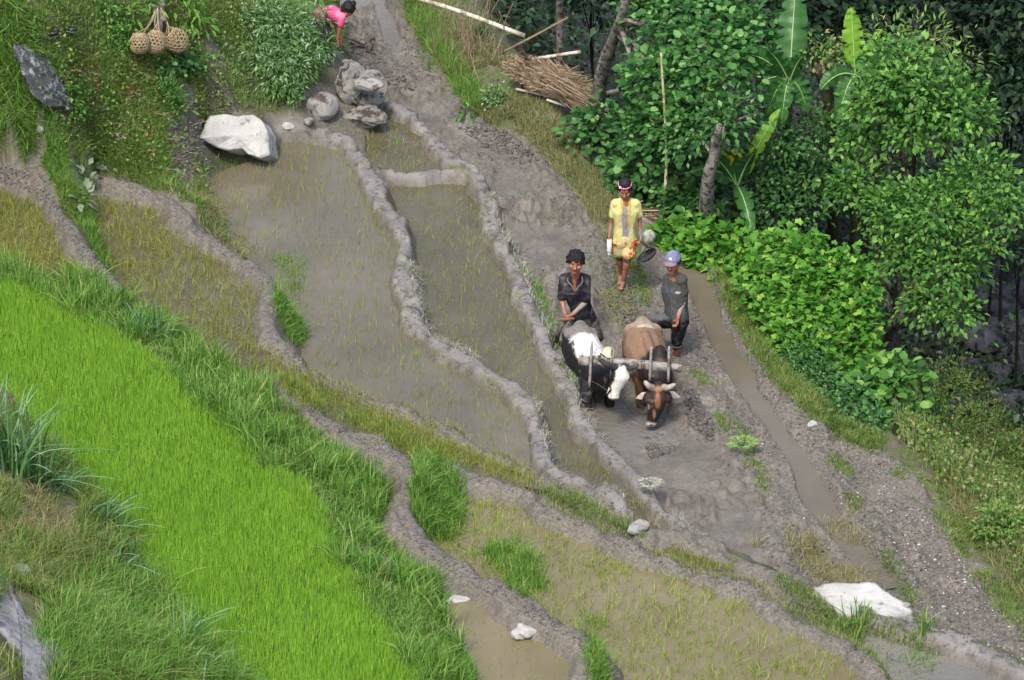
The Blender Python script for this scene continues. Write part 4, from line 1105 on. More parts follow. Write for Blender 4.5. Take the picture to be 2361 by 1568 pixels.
def slab_rock(name, label, ring, off, mat, sub=3, amp=.02, back_scale=.9, crown=.0):
    """ring: list of (u,v,z) round the visible face; off: vector to the back face"""
    P = np.array([at(*r) for r in ring]); c = P.mean(0)
    Bk = c + (P - c) * back_scale + np.array(off)
    bm = bmesh.new()
    a = [bm.verts.new(p) for p in P]; b = [bm.verts.new(p) for p in Bk]
    n = unit(-np.array(off)) * crown
    ca = bm.verts.new(c + n); cb = bm.verts.new(c + np.array(off)); k = len(a)
    for i in range(k):
        j = (i + 1) % k
        bm.faces.new((a[i], a[j], ca)); bm.faces.new((b[j], b[i], cb)); bm.faces.new((a[j], a[i], b[i], b[j]))
    bmesh.ops.recalc_face_normals(bm, faces=bm.faces)
    bmesh.ops.triangulate(bm, faces=bm.faces)
    for _ in range(sub):
        bmesh.ops.subdivide_edges(bm, edges=[e for e in bm.edges if e.calc_length() > .04], cuts=1, use_grid_fill=True)
    bm.normal_update()
    V = np.array([v.co[:] for v in bm.verts]); N = np.array([v.normal[:] for v in bm.verts])
    d = fbm(V[:, 0] * 1.0 + V[:, 2], V[:, 1] + V[:, 2] * .5, 5, 5, 3, .6) * amp
    V = V + N * d[:, None]
    bmesh.ops.triangulate(bm, faces=bm.faces)
    F = np.array([[v.index for v in f.verts] for f in bm.faces]); bm.free()
    loc = c + np.array(off) * .5; loc[2] = V[:, 2].min()
    return tag(mesh_np(name, V, F, mat, loc=loc), label, "rock")

slab_rock("boulder", "large white boulder overhanging the corner of the biggest pond",
    [(458, 318, .84), (470, 298, .89), (484, 268, .98), (519, 264, .99), (551, 270, .98), (582, 262, .99), (602, 275, .95), (616, 300, .86), (621, 356, .58), (600, 366, .54), (572, 356, .57), (558, 341, .64), (529, 346, .63), (501, 339, .67)],
    (.14, .32, -.26), R_white, 3, .022, .92)
slab_rock("boulder", "wide flat white boulder lying at the lower right between crest and ploughed strips",
    [(1875, 1353, 0.32), (1905, 1345, 0.36), (1965, 1343, 0.40), (2018, 1347, 0.42), (2050, 1367, 0.40), (2085, 1388, 0.34), (2104, 1410, 0.28), (2060, 1420, 0.32), (2032, 1432, 0.32), (1990, 1421, 0.34), (1937, 1411, 0.32), (1908, 1384, 0.30)],
    (.0, .02, -.30), R_white, 3, .03, 1.05, .04)
tag(bpy.data.objects[-1] if False else slab_rock("rock", "muddy grey rock shoulder at the right end of the flat white boulder", [(2058, 1418, .16), (2090, 1396, .2), (2112, 1412, .16), (2120, 1428, .1), (2085, 1436, .1)], (0, .05, -.2), R_pale, 2, .03))
slab_rock("rock", "pale grey rock slab running down the bottom left corner", [(u_, v_, float(hit1(u_, v_)[2]) + .10) for u_, v_, _z in [(-60, 1290, 2.32), (5, 1318, 2.3), (35, 1380, 2.3), (70, 1425, 2.28), (110, 1470, 2.2), (140, 1500, 2.2), (190, 1590, 2.1), (60, 1600, 2.3), (45, 1500, 2.36), (-10, 1440, 2.4), (-60, 1430, 2.5)]], (.05, .25, -.35), R_pale2, 3, .08, 1.05, .05)
slab_rock("rock", "tall lichen-covered grey rock standing in the grass at the upper left", [(u_, v_, float(hit1(u_, v_)[2]) + .10) for u_, v_ in [(30, 95), (60, 110), (82, 135), (105, 170), (128, 205), (142, 246), (105, 248), (70, 218), (45, 150)]], (.15, .30, -.2), R_grey, 3, .11, 1.0, .05)
rock("craggy earth-stained boulder with a white top beside the small upper pond", 842, 238, (.31, .26, .30), R_mud, .4, .2, ncut=7, nz=.14, name="boulder", sub=5)
rock("flat whitish ledge stone capping the craggy boulder", 846, 204, (.24, .15, .08), R_pale, -.2, .1, pos=at(846, 204, .74))
rock("thin white ledge stone jutting low from the craggy boulder", 858, 250, (.17, .12, .05), R_pale, .25, .2, pos=at(850, 252, .38))
rock("dark rough boulder under the willowy shrub next to the craggy boulder", 803, 215, (.30, .24, .33), R_mud, 1.2, .3, ncut=7, nz=.14, name="boulder", sub=5)
rock("rounded pale grey stone at the head of the biggest pond", 744, 266, (.24, .18, .19), R_pale, .5, .15, name="boulder")
rock("lowest dark craggy rock at the waterline of the small upper pond", 842, 282, (.30, .18, .15), R_mud, .1, .3, ncut=7, nz=.16, sub=5)
rock("small bright white stone on the path crest above the craggy boulder", 798, 148, (.09, .06, .045), R_white)
rock("white stone at the pond head nearest the overhanging boulder", 663, 294, (.10, .06, .05), R_white)
rock("small pale stone left of the rounded grey stone", 712, 285, (.08, .07, .06), R_pale)
rock("dirty white stone set in the long crest where it narrows, lower middle", 1470, 1222, (.15, .10, .08), R_pale, .6, nz=.14)
rock("flat white stone on the grassy edge left of the small bottom pond", 1058, 1390, (.17, .10, .07), R_white, -.2, .3, nz=.12)
rock("bright white jagged stone in the mud at the small bottom pond", 1212, 1462, (.15, .10, .09), R_white, .5, .3, nz=.16)
rock("single white stone on the outer channel bank right of the vine dome", 1874, 983, (.065, .05, .05), R_white)
rock("round stone sitting on the flat white boulder", 2092, 1398, (.05, .04, .04), R_pale, pos=at(2090, 1400, .30))
rock("brownish stone half buried above the pale corner slab", 38, 1325, (.16, .12, .07), R_pale, .3)
rock("narrow pale stone on the end of the second left crest", 232, 388, (.12, .05, .04), R_pale, -.5)
rock("small grey-white stone below the lichen-covered rock", 92, 305, (.06, .05, .06), R_pale)
rock("grey stone in the grass right of the cut stubble on the hillside", 272, 312, (.06, .05, .04), R_pale)
for (u, v, s, where) in [(2285, 720, .55, 'uppermost'), (2330, 780, .5, 'second from the top of the river boulders'), (2260, 800, .42, 'beside the hanging bright leaves'), (2350, 860, .5, 'at the right edge halfway down the gully'), (2290, 880, .4, 'in the middle of the boulder bed'),
                       (2240, 870, .32, 'small, nearest the low-crowned tree'), (2330, 950, .4, 'low in the gully'), (2350, 690, .5, 'at the right edge, highest'), (2275, 640, .4, 'behind the hanging leaves'), (2270, 950, .3, 'smallest at the foot of the gully')]:
    rock("bluish grey river boulder " + where, u, v, (s, s * .8, s * .65), R_blue, rng.uniform(0, 3), name="river_boulder", group="boulders in the river gully", sub=3, nz=.08)

# pebbles and mud clods
def scatter(name, px, n, size, mat, flat=.6, sub=1, thin=None, lift=.1, P=None, sig=.38, flat_smooth=False):
    P = px_points(px, n) if P is None else P
    if thin is not None:
        P = P[fbm(P[:, 0], P[:, 1], thin[0], 3, 3) > thin[1]]
    k = 8; shapes = [rock_shape(sub, 5, (.35, .8), .22)[0] for _ in range(k)]; F0 = ico(sub)[1]
    n = len(P); s = size * np.minimum(np.exp(rng.normal(0, sig, n)), 2.2); sh = np.array(shapes)[rng.integers(0, k, n)]
    a = rng.random(n) * 6.28; c, s_ = np.cos(a), np.sin(a)
    X = sh[..., 0] * c[:, None] - sh[..., 1] * s_[:, None]; Y = (sh[..., 0] * s_[:, None] + sh[..., 1] * c[:, None]) * .75
    V = np.stack([X, Y, sh[..., 2] * flat], -1) * s[:, None, None] + P[:, None] + np.array([0, 0, 1.0]) * (s * lift)[:, None, None]
    F = (F0[None] + (np.arange(n) * sh.shape[1])[:, None, None]).reshape(-1, 3)
    return tag(mesh_np(name, V.reshape(-1, 3), F, mat, smooth=flat_smooth), kind="stuff")
def speckmat(name, c1, c2, rough=.85):
    t = NT(name); g = t.n("ShaderNodeNewGeometry")
    t.l(t.ramp(g.outputs["Random Per Island"], [(0.1, lin(c1)), (.9, lin(c2))]), t.b.inputs["Base Color"]); t.b.inputs["Roughness"].default_value = rough
    t.bump(t.noise(g.outputs["Position"], 60, 4), .8, .01)
    return t.m
M_clod = speckmat("mud_clod", (72, 68, 63), (100, 96, 90), .6)
M_peb = speckmat("pebble_mix", (98, 94, 89), (140, 137, 132))
M_wpeb = speckmat("white_pebble", (160, 158, 154), (190, 188, 184))
scatter("gravel", gravpx, 11000, .0085, M_peb, thin=(1.2, -.35))
scatter("white_pebbles", gravpx, 240, .011, M_wpeb)
scatter("white_pebbles", [(1900, 1150), (2050, 1120), (2200, 1250), (2361, 1450), (2361, 1540), (2150, 1420), (2000, 1300)], 150, .014, M_wpeb)
scatter("mud_clods", gravpx, 8000, .012, M_clod, thin=(1.6, -.12))
scatter("mud_clods", mudpx, 2600, .011, M_clod, thin=(1.0, .08), lift=.0)
qq = np.vstack([r[0][rng.integers(0, len(r[0]), 1300), :2] + rng.normal(0, .15, (1300, 2)) for r in RIDGES])
scatter("mud_clods", None, 0, .014, M_clod, thin=(1.8, -.1), P=np.c_[qq, ground(qq[:, 0], qq[:, 1])])
# churned clods beside the brown ox and in front of it
for px_, n in (([(1575, 900), (1600, 900), (1650, 990), (1640, 1020), (1590, 980)], 900), ([(1480, 1010), (1530, 1000), (1560, 1040), (1500, 1060)], 350), ([(1390, 600), (1450, 640), (1480, 740), (1450, 770), (1400, 700)], 900), ([(790, 110), (850, 80), (900, 160), (960, 210), (880, 200)], 500), ([(1050, 290), (1170, 300), (1240, 370), (1200, 380), (1120, 340)], 500)):
    scatter("churned_mud", px_, n, .019, M_clod, lift=.2)
def crest_px(ln, w=18):
    u, v = project(ln); return [(a, b - w) for a, b in zip(u, v)] + [(a, b + w) for a, b in zip(u[::-1], v[::-1])]
for i in (0, 1, 3, 4):
    scatter("crest_crumbs", crest_px(BUNDS[i][0]), 1700, .0075, M_peb, lift=.1)
    scatter("crest_clods", crest_px(BUNDS[i][0], 20), 1100, .011, M_clod)
for i in (6, 8): scatter("crest_clods", crest_px(BUNDS[i][0], 30), 900, .010, M_clod, thin=(2, .08), lift=0)
# dead leaves and twigs on the hillside
P_ = np.vstack([px_points([(130, 150), (225, 160), (240, 215), (150, 205)], 50), px_points([(270, 190), (318, 205), (310, 228), (275, 215)], 40), px_points([(130, 200), (460, 240), (450, 400), (200, 330)], 70)])
C = P_ + rng.normal(0, .02, P_.shape) + [0, 0, .07]
V, F = leaves_geo(C, rdir(len(C)), unit(rdir(len(C)) + [0, 0, 1.0]), .075 * rng.uniform(.6, 1.2, len(C)), T_OVAL)
tag(mesh_np("dead_leaves", V, F, leafmat("dead_orange_leaf", (130, 76, 50), (164, 104, 72), None, trans=.2)), kind="stuff")
b = MB()
for p in px_points([(130, 120), (300, 130), (520, 250), (470, 420), (260, 380), (140, 320)], 150):
    d = rdir(1)[0] * [1, 1, .35]; L0 = rng.uniform(.08, .28)
    b.tube(wob(p + [0, 0, .03], p + d * L0 + [0, 0, .06], 4, .015), np.linspace(.006, .002, 10), 4)
tag(b.build("twig_litter", pmat("pale_twig", (128, 116, 100), (168, 158, 142), 8)), kind="stuff")
# bare earth scars on the hillside
scatter("hillside_crumbs", [(370, 330), (470, 190), (600, 150), (720, 250), (600, 240), (480, 280), (460, 420), (380, 400)], 1500, .018, M_clod)
scatter("hillside_pebbles", [(300, 230), (480, 200), (640, 250), (470, 420), (300, 380)], 400, .014, M_peb)

# ================================================================ THINGS PEOPLE MADE
bamboo = pmat("weathered_bamboo", (170, 162, 142), (206, 200, 184), 5, .6, .2, 30, c3=(134, 122, 98), s3=7)
darkwood = pmat("dark_wet_wood", (48, 40, 36), (84, 74, 68), 9, .6, .5, 30, c3=(120, 112, 104), s3=6)
greywood = pmat("weathered_grey_wood", (128, 123, 116), (166, 161, 154), 10, .8, .6, 40, .01, c3=(110, 102, 94), s3=9)
twinemat = pmat("straw_rope", (150, 132, 100), (180, 164, 130), 20, .9)
ropemat = pmat("dark_rope", (58, 50, 44), (90, 80, 72), 20, .9)
def pole(name, label, a, z, r0, r1, mat, cat="pole", nodes=True, group=None):
    loc = a if a[2] < z[2] else z
    root = thing(name, label, cat, loc, group)
    b = MB(); L_ = np.linalg.norm(np.array(z) - a); ts = [0.0]; rs = [1.0]
    for q in np.arange(.18, L_ - .05, .26):
        ts += [q - .012, q, q + .012]; rs += [.98, 1.16, .98] if nodes else [.95, 1.1, 1.0]
    ts.append(L_); rs.append(1.0); ts = np.array(ts) / L_
    b.tube(np.array(a) + (np.array(z) - a) * ts[:, None] + np.sin(ts * np.pi * 1.3)[:, None] * np.array([.018, .01, 0]) * L_, (r0 + (r1 - r0) * ts) * np.array(rs), 8); b.build("culm" if nodes else "stick", mat, root, smooth=True)
    return root
pole("bamboo_pole", "long bamboo pole slanting across the top edge above the outer ridge", at(950, -8, 1.1), at(1214, 82, .75), .030, .034, bamboo)
pole("branch", "thin dead branch crossing under the long slanting bamboo pole", at(1152, 124, .35), at(1312, 40, .9), .02, .012, pmat("dead_branch", (110, 92, 70), (146, 128, 102), 8), "branch", nodes=False)
pole("bamboo_pole", "short pale bamboo pole sticking out of the top of the straw pile", at(1235, 136, .75), at(1340, 119, .95), .026, .024, bamboo)
pole("bamboo_pole", "short pale bamboo pole poking out right of the straw pile near the trunk", at(1330, 232, .55), at(1428, 208, .75), .030, .028, bamboo)
g_ = at(1527, 500, .10)
pole("bamboo_pole", "upright bamboo pole in front of the leaves above the girl", np.array([g_[0], g_[1], gnd(g_) - .1]), aty(1531, 120, g_[1]), .022, .016, pmat("green_bamboo", (168, 170, 128), (198, 196, 160), 5, .55, c3=(140, 128, 80), s3=6))
# dead brushwood behind the reeds
b = MB(); c0 = at(1095, 110, .5)
root = thing("brushwood", "tangle of dead brown stalks standing behind the reed clump", "brushwood", [c0[0], c0[1], gnd(c0)])
for _ in range(46):
    s = c0 + [rng.normal(0, .25), rng.normal(.1, .2), 0]; s[2] = gnd(s)
    e = s + [rng.normal(0, .22), rng.normal(0, .2), rng.uniform(.35, .95)]
    b.tube(wob(s, e, 4, .03), np.linspace(.008, .003, 10), 4)
b.build("stalks", pmat("dead_stalk", (120, 104, 80), (160, 144, 116), 8), root)

# straw pile on its rack
pc = at(1262, 178, .62)
root = thing("straw_pile", "brown heap of straw and leaf thatch stacked on a low rack of poles", "straw pile", [pc[0], pc[1], gnd(pc)])
straw = leafmat("brown_straw", (124, 104, 82), (176, 158, 132), (92, 78, 62), .25, rough=.8, trans=.1, spec=.1)
A0, A1 = at(1195, 150, .72), at(1345, 205, .58)
ax0 = unit(A1 - A0)
V, F = rock_shape(4, 3, (.8, .95), .1)
sx = np.cross(ax0, [0, 0, 1.0]); sx = unit(sx); uz = np.cross(sx, ax0)
Vm = pc + V[:, :1] * ax0 * .48 + V[:, 1:2] * sx * .26 + V[:, 2:3] * uz * .17
mesh_np("core", Vm, F, pmat("straw_core", (92, 78, 60), (130, 114, 92), 14, .95, 1, 50, .02), root, smooth=True)
n = 6500
d = rdir(n); d[:, 2] = np.abs(d[:, 2]) * 1.0 - .25
r_ = 1 + .08 * rng.normal(size=n)
S0 = pc + (d[:, :1] * ax0 * .50 + d[:, 1:2] * sx * .27 + d[:, 2:3] * uz * .19) * r_[:, None]
D = unit(ax0 + .28 * rng.normal(size=(n, 3)) + uz * .05)
Ls = rng.uniform(.10, .34, n) * (1 + .5 * (d[:, 0] > .3))
side_ = unit(np.cross(D, rdir(n)))
wv = rng.uniform(.003, .007, n)[:, None]
Vs = np.stack([S0 - D * Ls[:, None] * .5 - side_ * wv, S0 - D * Ls[:, None] * .5 + side_ * wv, S0 + D * Ls[:, None] * .5 + side_ * wv * .4 - [0, 0, .02], S0 + D * Ls[:, None] * .5 - side_ * wv * .4 - [0, 0, .02]], 1)
mesh_np("straw", Vs.reshape(-1, 3), np.arange(n * 4).reshape(n, 4), straw, root)
n = 1100
B0, B1 = at(1280, 192, .78), at(1398, 272, .66)
t_ = rng.random(n)[:, None] ** 1.3
S0 = B0 + (B1 - B0) * t_ * .72 + rng.normal(0, .052, (n, 3)) * (1.2 - .5 * t_)
D = unit((B1 - B0) + .09 * rng.normal(size=(n, 3))); Ls = rng.uniform(.25, .5, n)
side_ = unit(np.cross(D, rdir(n))); wv = rng.uniform(.003, .006, n)[:, None]
Vs = np.stack([S0 - side_ * wv, S0 + side_ * wv, S0 + D * Ls[:, None] + side_ * wv * .5, S0 + D * Ls[:, None] - side_ * wv * .5], 1)
mesh_np("hanging_bundle", Vs.reshape(-1, 3), np.arange(n * 4).reshape(n, 4), straw, root)
for e in (at(1205, 195, .5), at(1312, 240, .42), at(1335, 190, .55), at(1215, 150, .6)):
    b = MB(); b.tube([[e[0], e[1], gnd(e) - .1], e], [.022, .018], 7); b.build("post", bark_dark, root)
b = MB()
for e0, e1 in ((at(1190, 205, .45), at(1345, 240, .42)), (at(1180, 165, .55), at(1350, 195, .52)), (at(1260, 230, .45), at(1320, 250, .35))):
    b.tube([e0, e1], [.018, .018], 7)
b.build("rail", bamboo, root)
b = MB()
for _ in range(9):
    s = at(1213 + rng.normal(0, 6), 140 + rng.normal(0, 6), .92); b.tube(wob(s, s + [rng.normal(0, .12), rng.normal(0, .1), rng.uniform(-.02, .22)], 4, .02), np.linspace(.008, .003, 10), 4)
b.build("twigs", bark_dark, root)
# blue cloth hung under it
e0, e1 = at(1274, 262, .35), at(1289, 300, .12)
root = thing("blue_cloth", "dark blue cloth bundle hung from a stick below the straw pile", "cloth", e1)
V, F = rock_shape(3, 4, (.7, .9), .14); mesh_np("bundle", V * [.05, .05, .09] + at(1291, 306, .08), F, pmat("blue_cotton", (24, 34, 86), (42, 58, 128), 12, .9, .6, 20, .02), root, smooth=True)
b = MB(); b.tube([e0, e1], [.012, .010], 6); b.build("stick", bamboo, root)
# heap of cut stalks behind the girl
c0 = hit1(1515, 505)
root = thing("stalk_heap", "low heap of dry brown stalks on the ground to the right of the girl", "stalk heap", c0)
n = 900; S0 = c0 + rng.normal(0, 1, (n, 3)) * [.20, .16, .05] + [0, 0, .05]; S0[:, 2] = np.maximum(S0[:, 2], ground(S0[:, 0], S0[:, 1]) + .01)
D = unit(np.array([.9, -.5, -.05]) + .45 * rng.normal(size=(n, 3)) * [1, 1, .3]); Ls = rng.uniform(.12, .35, n); side_ = unit(np.cross(D, rdir(n))); wv = rng.uniform(.003, .007, n)[:, None]
Vs = np.stack([S0 - side_ * wv, S0 + side_ * wv, S0 + D * Ls[:, None] + side_ * wv, S0 + D * Ls[:, None] - side_ * wv], 1)
mesh_np("stalks", Vs.reshape(-1, 3), np.arange(n * 4).reshape(n, 4), straw, root)

# hanging baskets on the stump
stp = near(366, 70, .22); top = near(372, -25, .36)
root = thing("tree_stump", "gnarled grey stump at the top edge from which the baskets hang", "stump", [stp[0], stp[1], gnd(stp)])
b = MB(); pth = smooth_line([[stp[0], stp[1], gnd(stp) - .15], near(364, 82, .24), near(366, 50, .3), near(371, 10, .34), top], 5)
b.tube(pth, .05 + .014 * rng.random(len(pth)), 9); b.tube(wob(near(367, 45, .32), near(384, 44, .46), 4, .01), np.linspace(.05, .03, 10), 8)
b.tube(wob(near(369, 25, .34), near(352, 12, .4), 4, .01), np.linspace(.04, .02, 10), 8)
b.build("trunk", pmat("grey_stump_wood", (104, 92, 86), (142, 130, 122), 12, .95, 1, 30, .03), root, smooth=True)
cane = pmat("woven_cane", (132, 114, 86), (172, 154, 124), 16, .7, .3, 60)
def basket(label, u, v, r, opening, hook, depth=.24):
    c = near(u, v, depth)
    root = thing("basket", label, "basket", c, "woven baskets hanging from the stump")
    o = unit(opening); a = unit(np.cross(o, [.2, .9, .3])); b_ = np.cross(o, a)
    def sp(th, ph, k=1.0):
        return c + r * k * (np.sin(th)[:, None] * (np.cos(ph)[:, None] * a + np.sin(ph)[:, None] * b_) + np.cos(th)[:, None] * o * 1.08)
    mb = MB(); t0 = .62
    for k in range(15):
        th = np.linspace(t0, math.pi - .12, 22)
        for sgn in (-1, 1):
            mb.tube(sp(th, 2 * math.pi * k / 15 + sgn * (th - t0) * .85, 1 + .012 * sgn), .0062, 5)
    for th0 in np.linspace(t0 + .2, math.pi - .2, 8):
        ph = np.linspace(0, 2 * math.pi, 37); mb.tube(sp(np.full(37, th0), ph), .0062, 5, False)
    mb.build("weave", cane, root, smooth=True)
    mb = MB(); ph = np.linspace(0, 2 * math.pi, 41); mb.tube(sp(np.full(41, t0), ph, 1.02), .015, 7, False); mb.build("rim", cane, root, smooth=True)
    h = near(*hook); mb = MB()
    for q in (0, 2.1, 4.2):
        mb.tube(smooth_line([sp(np.array([t0]), np.array([q]))[0], (c + h) / 2 + rng.normal(0, .012, 3), h], 5), .006, 5)
    mb.build("hanging_rope", twinemat, root)
basket("leftmost woven cane basket, partly hidden behind the middle one", 322, 100, .128, [0, .3, 1], (361, 20, .45), .36)
basket("middle woven cane basket, turned with its closed bottom towards the viewer", 358, 97, .140, [.25, .6, .9], (364, 15, .48), .50)
basket("rightmost woven cane basket, its dark mouth tilted up to the left", 407, 93, .155, [-.75, .0, .72], (369, 15, .48), .44)
# black shoes on the bank
for (u, v, a_, lab) in ((124, 84, .9, "black rubber shoe lying lower on the grassy bank at upper left"), (157, 72, -.3, "black rubber shoe lying further right on the grassy bank at upper left")):
    c = near(u, v, .05); root = thing("shoe", lab, "shoe", c, "pair of black shoes on the bank")
    ca, sa = math.cos(a_), math.sin(a_)
    def tr(V): return np.stack([V[:, 0] * ca - V[:, 1] * sa, V[:, 0] * sa + V[:, 1] * ca, V[:, 2]], -1) + c
    V, F = ico(4); V = V.copy(); V = V * [.125, .045, .045]; V[:, 1] *= 1 - .25 * (V[:, 0] < 0); V[:, 2] *= np.where(V[:, 0] < 0, 1.3, .75)
    m_ = (V[:, 0] < .02) & (V[:, 2] > .02); V[m_, 2] = .02 - (V[m_, 2] - .02) * 1.2
    blk = pmat("black_rubber", (22, 24, 30), (36, 38, 46), 8, .45)
    mesh_np("upper", tr(V + [0, 0, .04]), F, blk, root, smooth=True)
    V2, F2 = ico(3); V2 = V2 * [.13, .05, .012]; mesh_np("sole", tr(V2 + [0, 0, .008]), F2, pmat("grey_sole", (60, 60, 64), (80, 80, 84), 8, .6), root, smooth=True)
# spare plough lying in the mud at the top
c0 = hit1(830, 108)
root = thing("wooden_plough", "dark wooden plough lying in the mud near the top edge", "plough", c0)
def U(u, v, z): return at(u, v, c0[2] + z)
b = MB(); b.tube(smooth_line([U(786, 78, .16), U(812, 90, .14), U(842, 101, .10)], 4), np.linspace(.022, .035, 9), 8); b.build("beam", darkwood, root, smooth=True)
b = MB(); b.tube([U(796, 111, .04), U(830, 104, .08), U(864, 88, .14)], [.016, .018, .016], 7); b.build("handle", darkwood, root, smooth=True)
b = MB(); b.tube(smooth_line([U(850, 94, .12), U(853, 108, .06), U(848, 122, -.02)], 4), np.linspace(.03, .05, 9), 8); b.build("sole", darkwood, root, smooth=True)
b = MB(); b.tube([U(846, 118, .02), U(872, 126, .02)], [.03, .006], 6); b.build("share", pmat("iron_share", (54, 50, 50), (80, 74, 72), 8, .5), root)
# clear bag heap behind the girl is held in her hand: built with her

# ================================================================ PEOPLE AND OXEN
def capsule(mb, p0, p1, r0, r1, seg=12):
    p0 = np.asarray(p0, float); p1 = np.asarray(p1, float)
    d = p1 - p0; L_ = np.linalg.norm(d) + 1e-6; d /= L_
    ks = np.linspace(0, np.pi / 2, 5)
    pts = [p0 - d * r0 * math.cos(k) for k in ks[:-1]] + list(np.linspace(p0, p1, 5)) + [p1 + d * r1 * math.sin(k) for k in ks[1:]]
    rad = [max(1e-4, r0 * math.sin(k)) for k in ks[:-1]] + list(np.linspace(r0, r1, 5)) + [max(1e-4, r1 * math.cos(k)) for k in ks[1:]]
    P = np.array(pts)
    ref = np.array([0, 0, 1.0]) if abs(d[2]) < .9 else np.array([1.0, 0, 0])
    A = unit(np.cross(d, ref)); B = np.cross(d, A)
    th = np.arange(seg) * 2 * np.pi / seg
    V = P[:, None] + np.array(rad)[:, None, None] * (A * np.cos(th)[:, None] + B * np.sin(th)[:, None])[None]
    n = len(P); V = V.reshape(-1, 3)
    i = np.arange(n - 1)[:, None] * seg; j = np.arange(seg)[None]; j2 = (j + 1) % seg
    mb.add(V, np.stack([i + j, i + j2, i + seg + j2, i + seg + j], -1).reshape(-1, 4))
def ellip(mb, c, r, ax=None):
    V, F = ico(3); V = V * np.asarray(r)
    if ax is not None: V = V @ np.asarray(ax)        # rows of ax: local x, y, z directions
    mb.add(V + np.asarray(c), F)
def frame(f, up=(0, 0, 1.0)):
    """rows: right, forward, up"""
    f = unit(f); r = unit(np.cross(f, up)); u = np.cross(r, f); return np.array([r, f, u])
def blob(name, prims, mat, parent, voxel=.008, smooth=4, color=None, push=None):
    mb = MB()
    for p in prims:
        if p[0] == 'c': capsule(mb, *p[1:])
        else: ellip(mb, *p[1:])
    o = mb.build("tmp", mat)
    m = o.modifiers.new("r", 'REMESH'); m.mode = 'VOXEL'; m.voxel_size = voxel
    m = o.modifiers.new("s", 'SMOOTH'); m.factor = .5; m.iterations = smooth
    dg = bpy.context.evaluated_depsgraph_get(); dg.update()
    me = bpy.data.meshes.new_from_object(o.evaluated_get(dg))
    V = np.empty(len(me.vertices) * 3); me.vertices.foreach_get("co", V); V = V.reshape(-1, 3)
    me.calc_loop_triangles(); F = np.empty(len(me.loop_triangles) * 3, int); me.loop_triangles.foreach_get("vertices", F); F = F.reshape(-1, 3)
    bpy.data.objects.remove(o); bpy.data.meshes.remove(me)
    if push is not None: V = push(V)
    a = None
    if color is not None: a = {"coat": color(V)}
    return mesh_np(name, V, F, mat, parent, smooth=True, attrs=a)
def coatmat(name, rough=.7, bump=.3, bs=60, spec=.3, mudcol=(128, 118, 106), mudt=(.60, .72), ms=7):
    t = NT(name); a = t.n("ShaderNodeAttribute", attribute_name="coat"); p = t.pos()
    n = t.noise(p, 25, 5, .7)
    col = t.mix(.55, a.outputs["Color"], t.ramp(n, [(.3, (.35, .35, .35, 1)), (.7, (1, 1, 1, 1))]), 'MULTIPLY')
    if mudcol: col = t.mix(t.ramp(t.noise(p, ms, 5, .65), [(mudt[0], (0, 0, 0, 1)), (mudt[1], (.85, .85, .85, 1))]), col, lin(mudcol))
    t.l(col, t.b.inputs["Base Color"]); t.b.inputs["Roughness"].default_value = rough; t.b.inputs["Specular IOR Level"].default_value = spec
    t.bump(t.noise(p, bs, 4), bump, .008)
    return t.m
def paint(base, spots, soft=.35, nz=.02):
    """spots: (centre, radius or (rx,ry,rz), colour)"""
    base = np.array(lin(base)[:3])
    def f(V):
        C = np.tile(base, (len(V), 1))
        nn = fbm(V[:, 0] + V[:, 2], V[:, 1] - V[:, 2] * .7, 14, 5, 2, .7)
        for c, r, col in spots:
            d = np.linalg.norm((V - np.asarray(c)) / np.asarray(r), axis=1) + nn * nz * 10
            w_ = (1 - sst(1 - soft, 1, d))[:, None]
            C = C * (1 - w_) + np.array(lin(col)[:3]) * w_
        return C
    return f

M_skin = coatmat("sunburnt_skin", .5, .1, 80, .35, (140, 128, 116), (.66, .78), 14)
M_cloth_dark = coatmat("muddy_dark_cloth", .9, .5, 40, .1, (112, 106, 100), (.52, .75), 8)
M_cloth = coatmat("cotton_cloth", .9, .4, 40, .1, (150, 140, 120), (.66, .8), 9)
SK = (158, 104, 80)

def hand(prims, w, d, nrm, s=1.0, curl=.9, thumb=1):
    """palm, four curled fingers of unequal length and a thumb from the side of the palm"""
    d = unit(d); nrm = unit(np.asarray(nrm) - np.dot(nrm, d) * d); sd_ = np.cross(d, nrm)
    for k in (-1, 0, 1):
        prims.append(('c', w + sd_ * .010 * k * s, w + d * .072 * s + sd_ * .024 * k * s, .017 * s, .013 * s))
    for k, ln in zip((-1.5, -.5, .5, 1.5), (.062, .074, .070, .055)):
        b0 = w + d * .078 * s + sd_ * .0165 * k * s
        d1 = unit(d * math.cos(curl * .6) + nrm * math.sin(curl * .6)); d2 = unit(d * math.cos(curl * 1.7) + nrm * math.sin(curl * 1.7))
        b1 = b0 + d1 * ln * .5 * s; b2 = b1 + d2 * ln * .5 * s
        prims.append(('c', b0, b1, .0085 * s, .0078 * s)); prims.append(('c', b1, b2, .0078 * s, .0068 * s))
    t0 = w + d * .022 * s + sd_ * .022 * thumb * s; t1 = t0 + unit(d * .7 + sd_ * .6 * thumb + nrm * .45) * .034 * s; t2 = t1 + unit(d * .8 + nrm * .7) * .028 * s
    prims.append(('c', t0, t1, .011 * s, .009 * s)); prims.append(('c', t1, t2, .009 * s, .0075 * s))

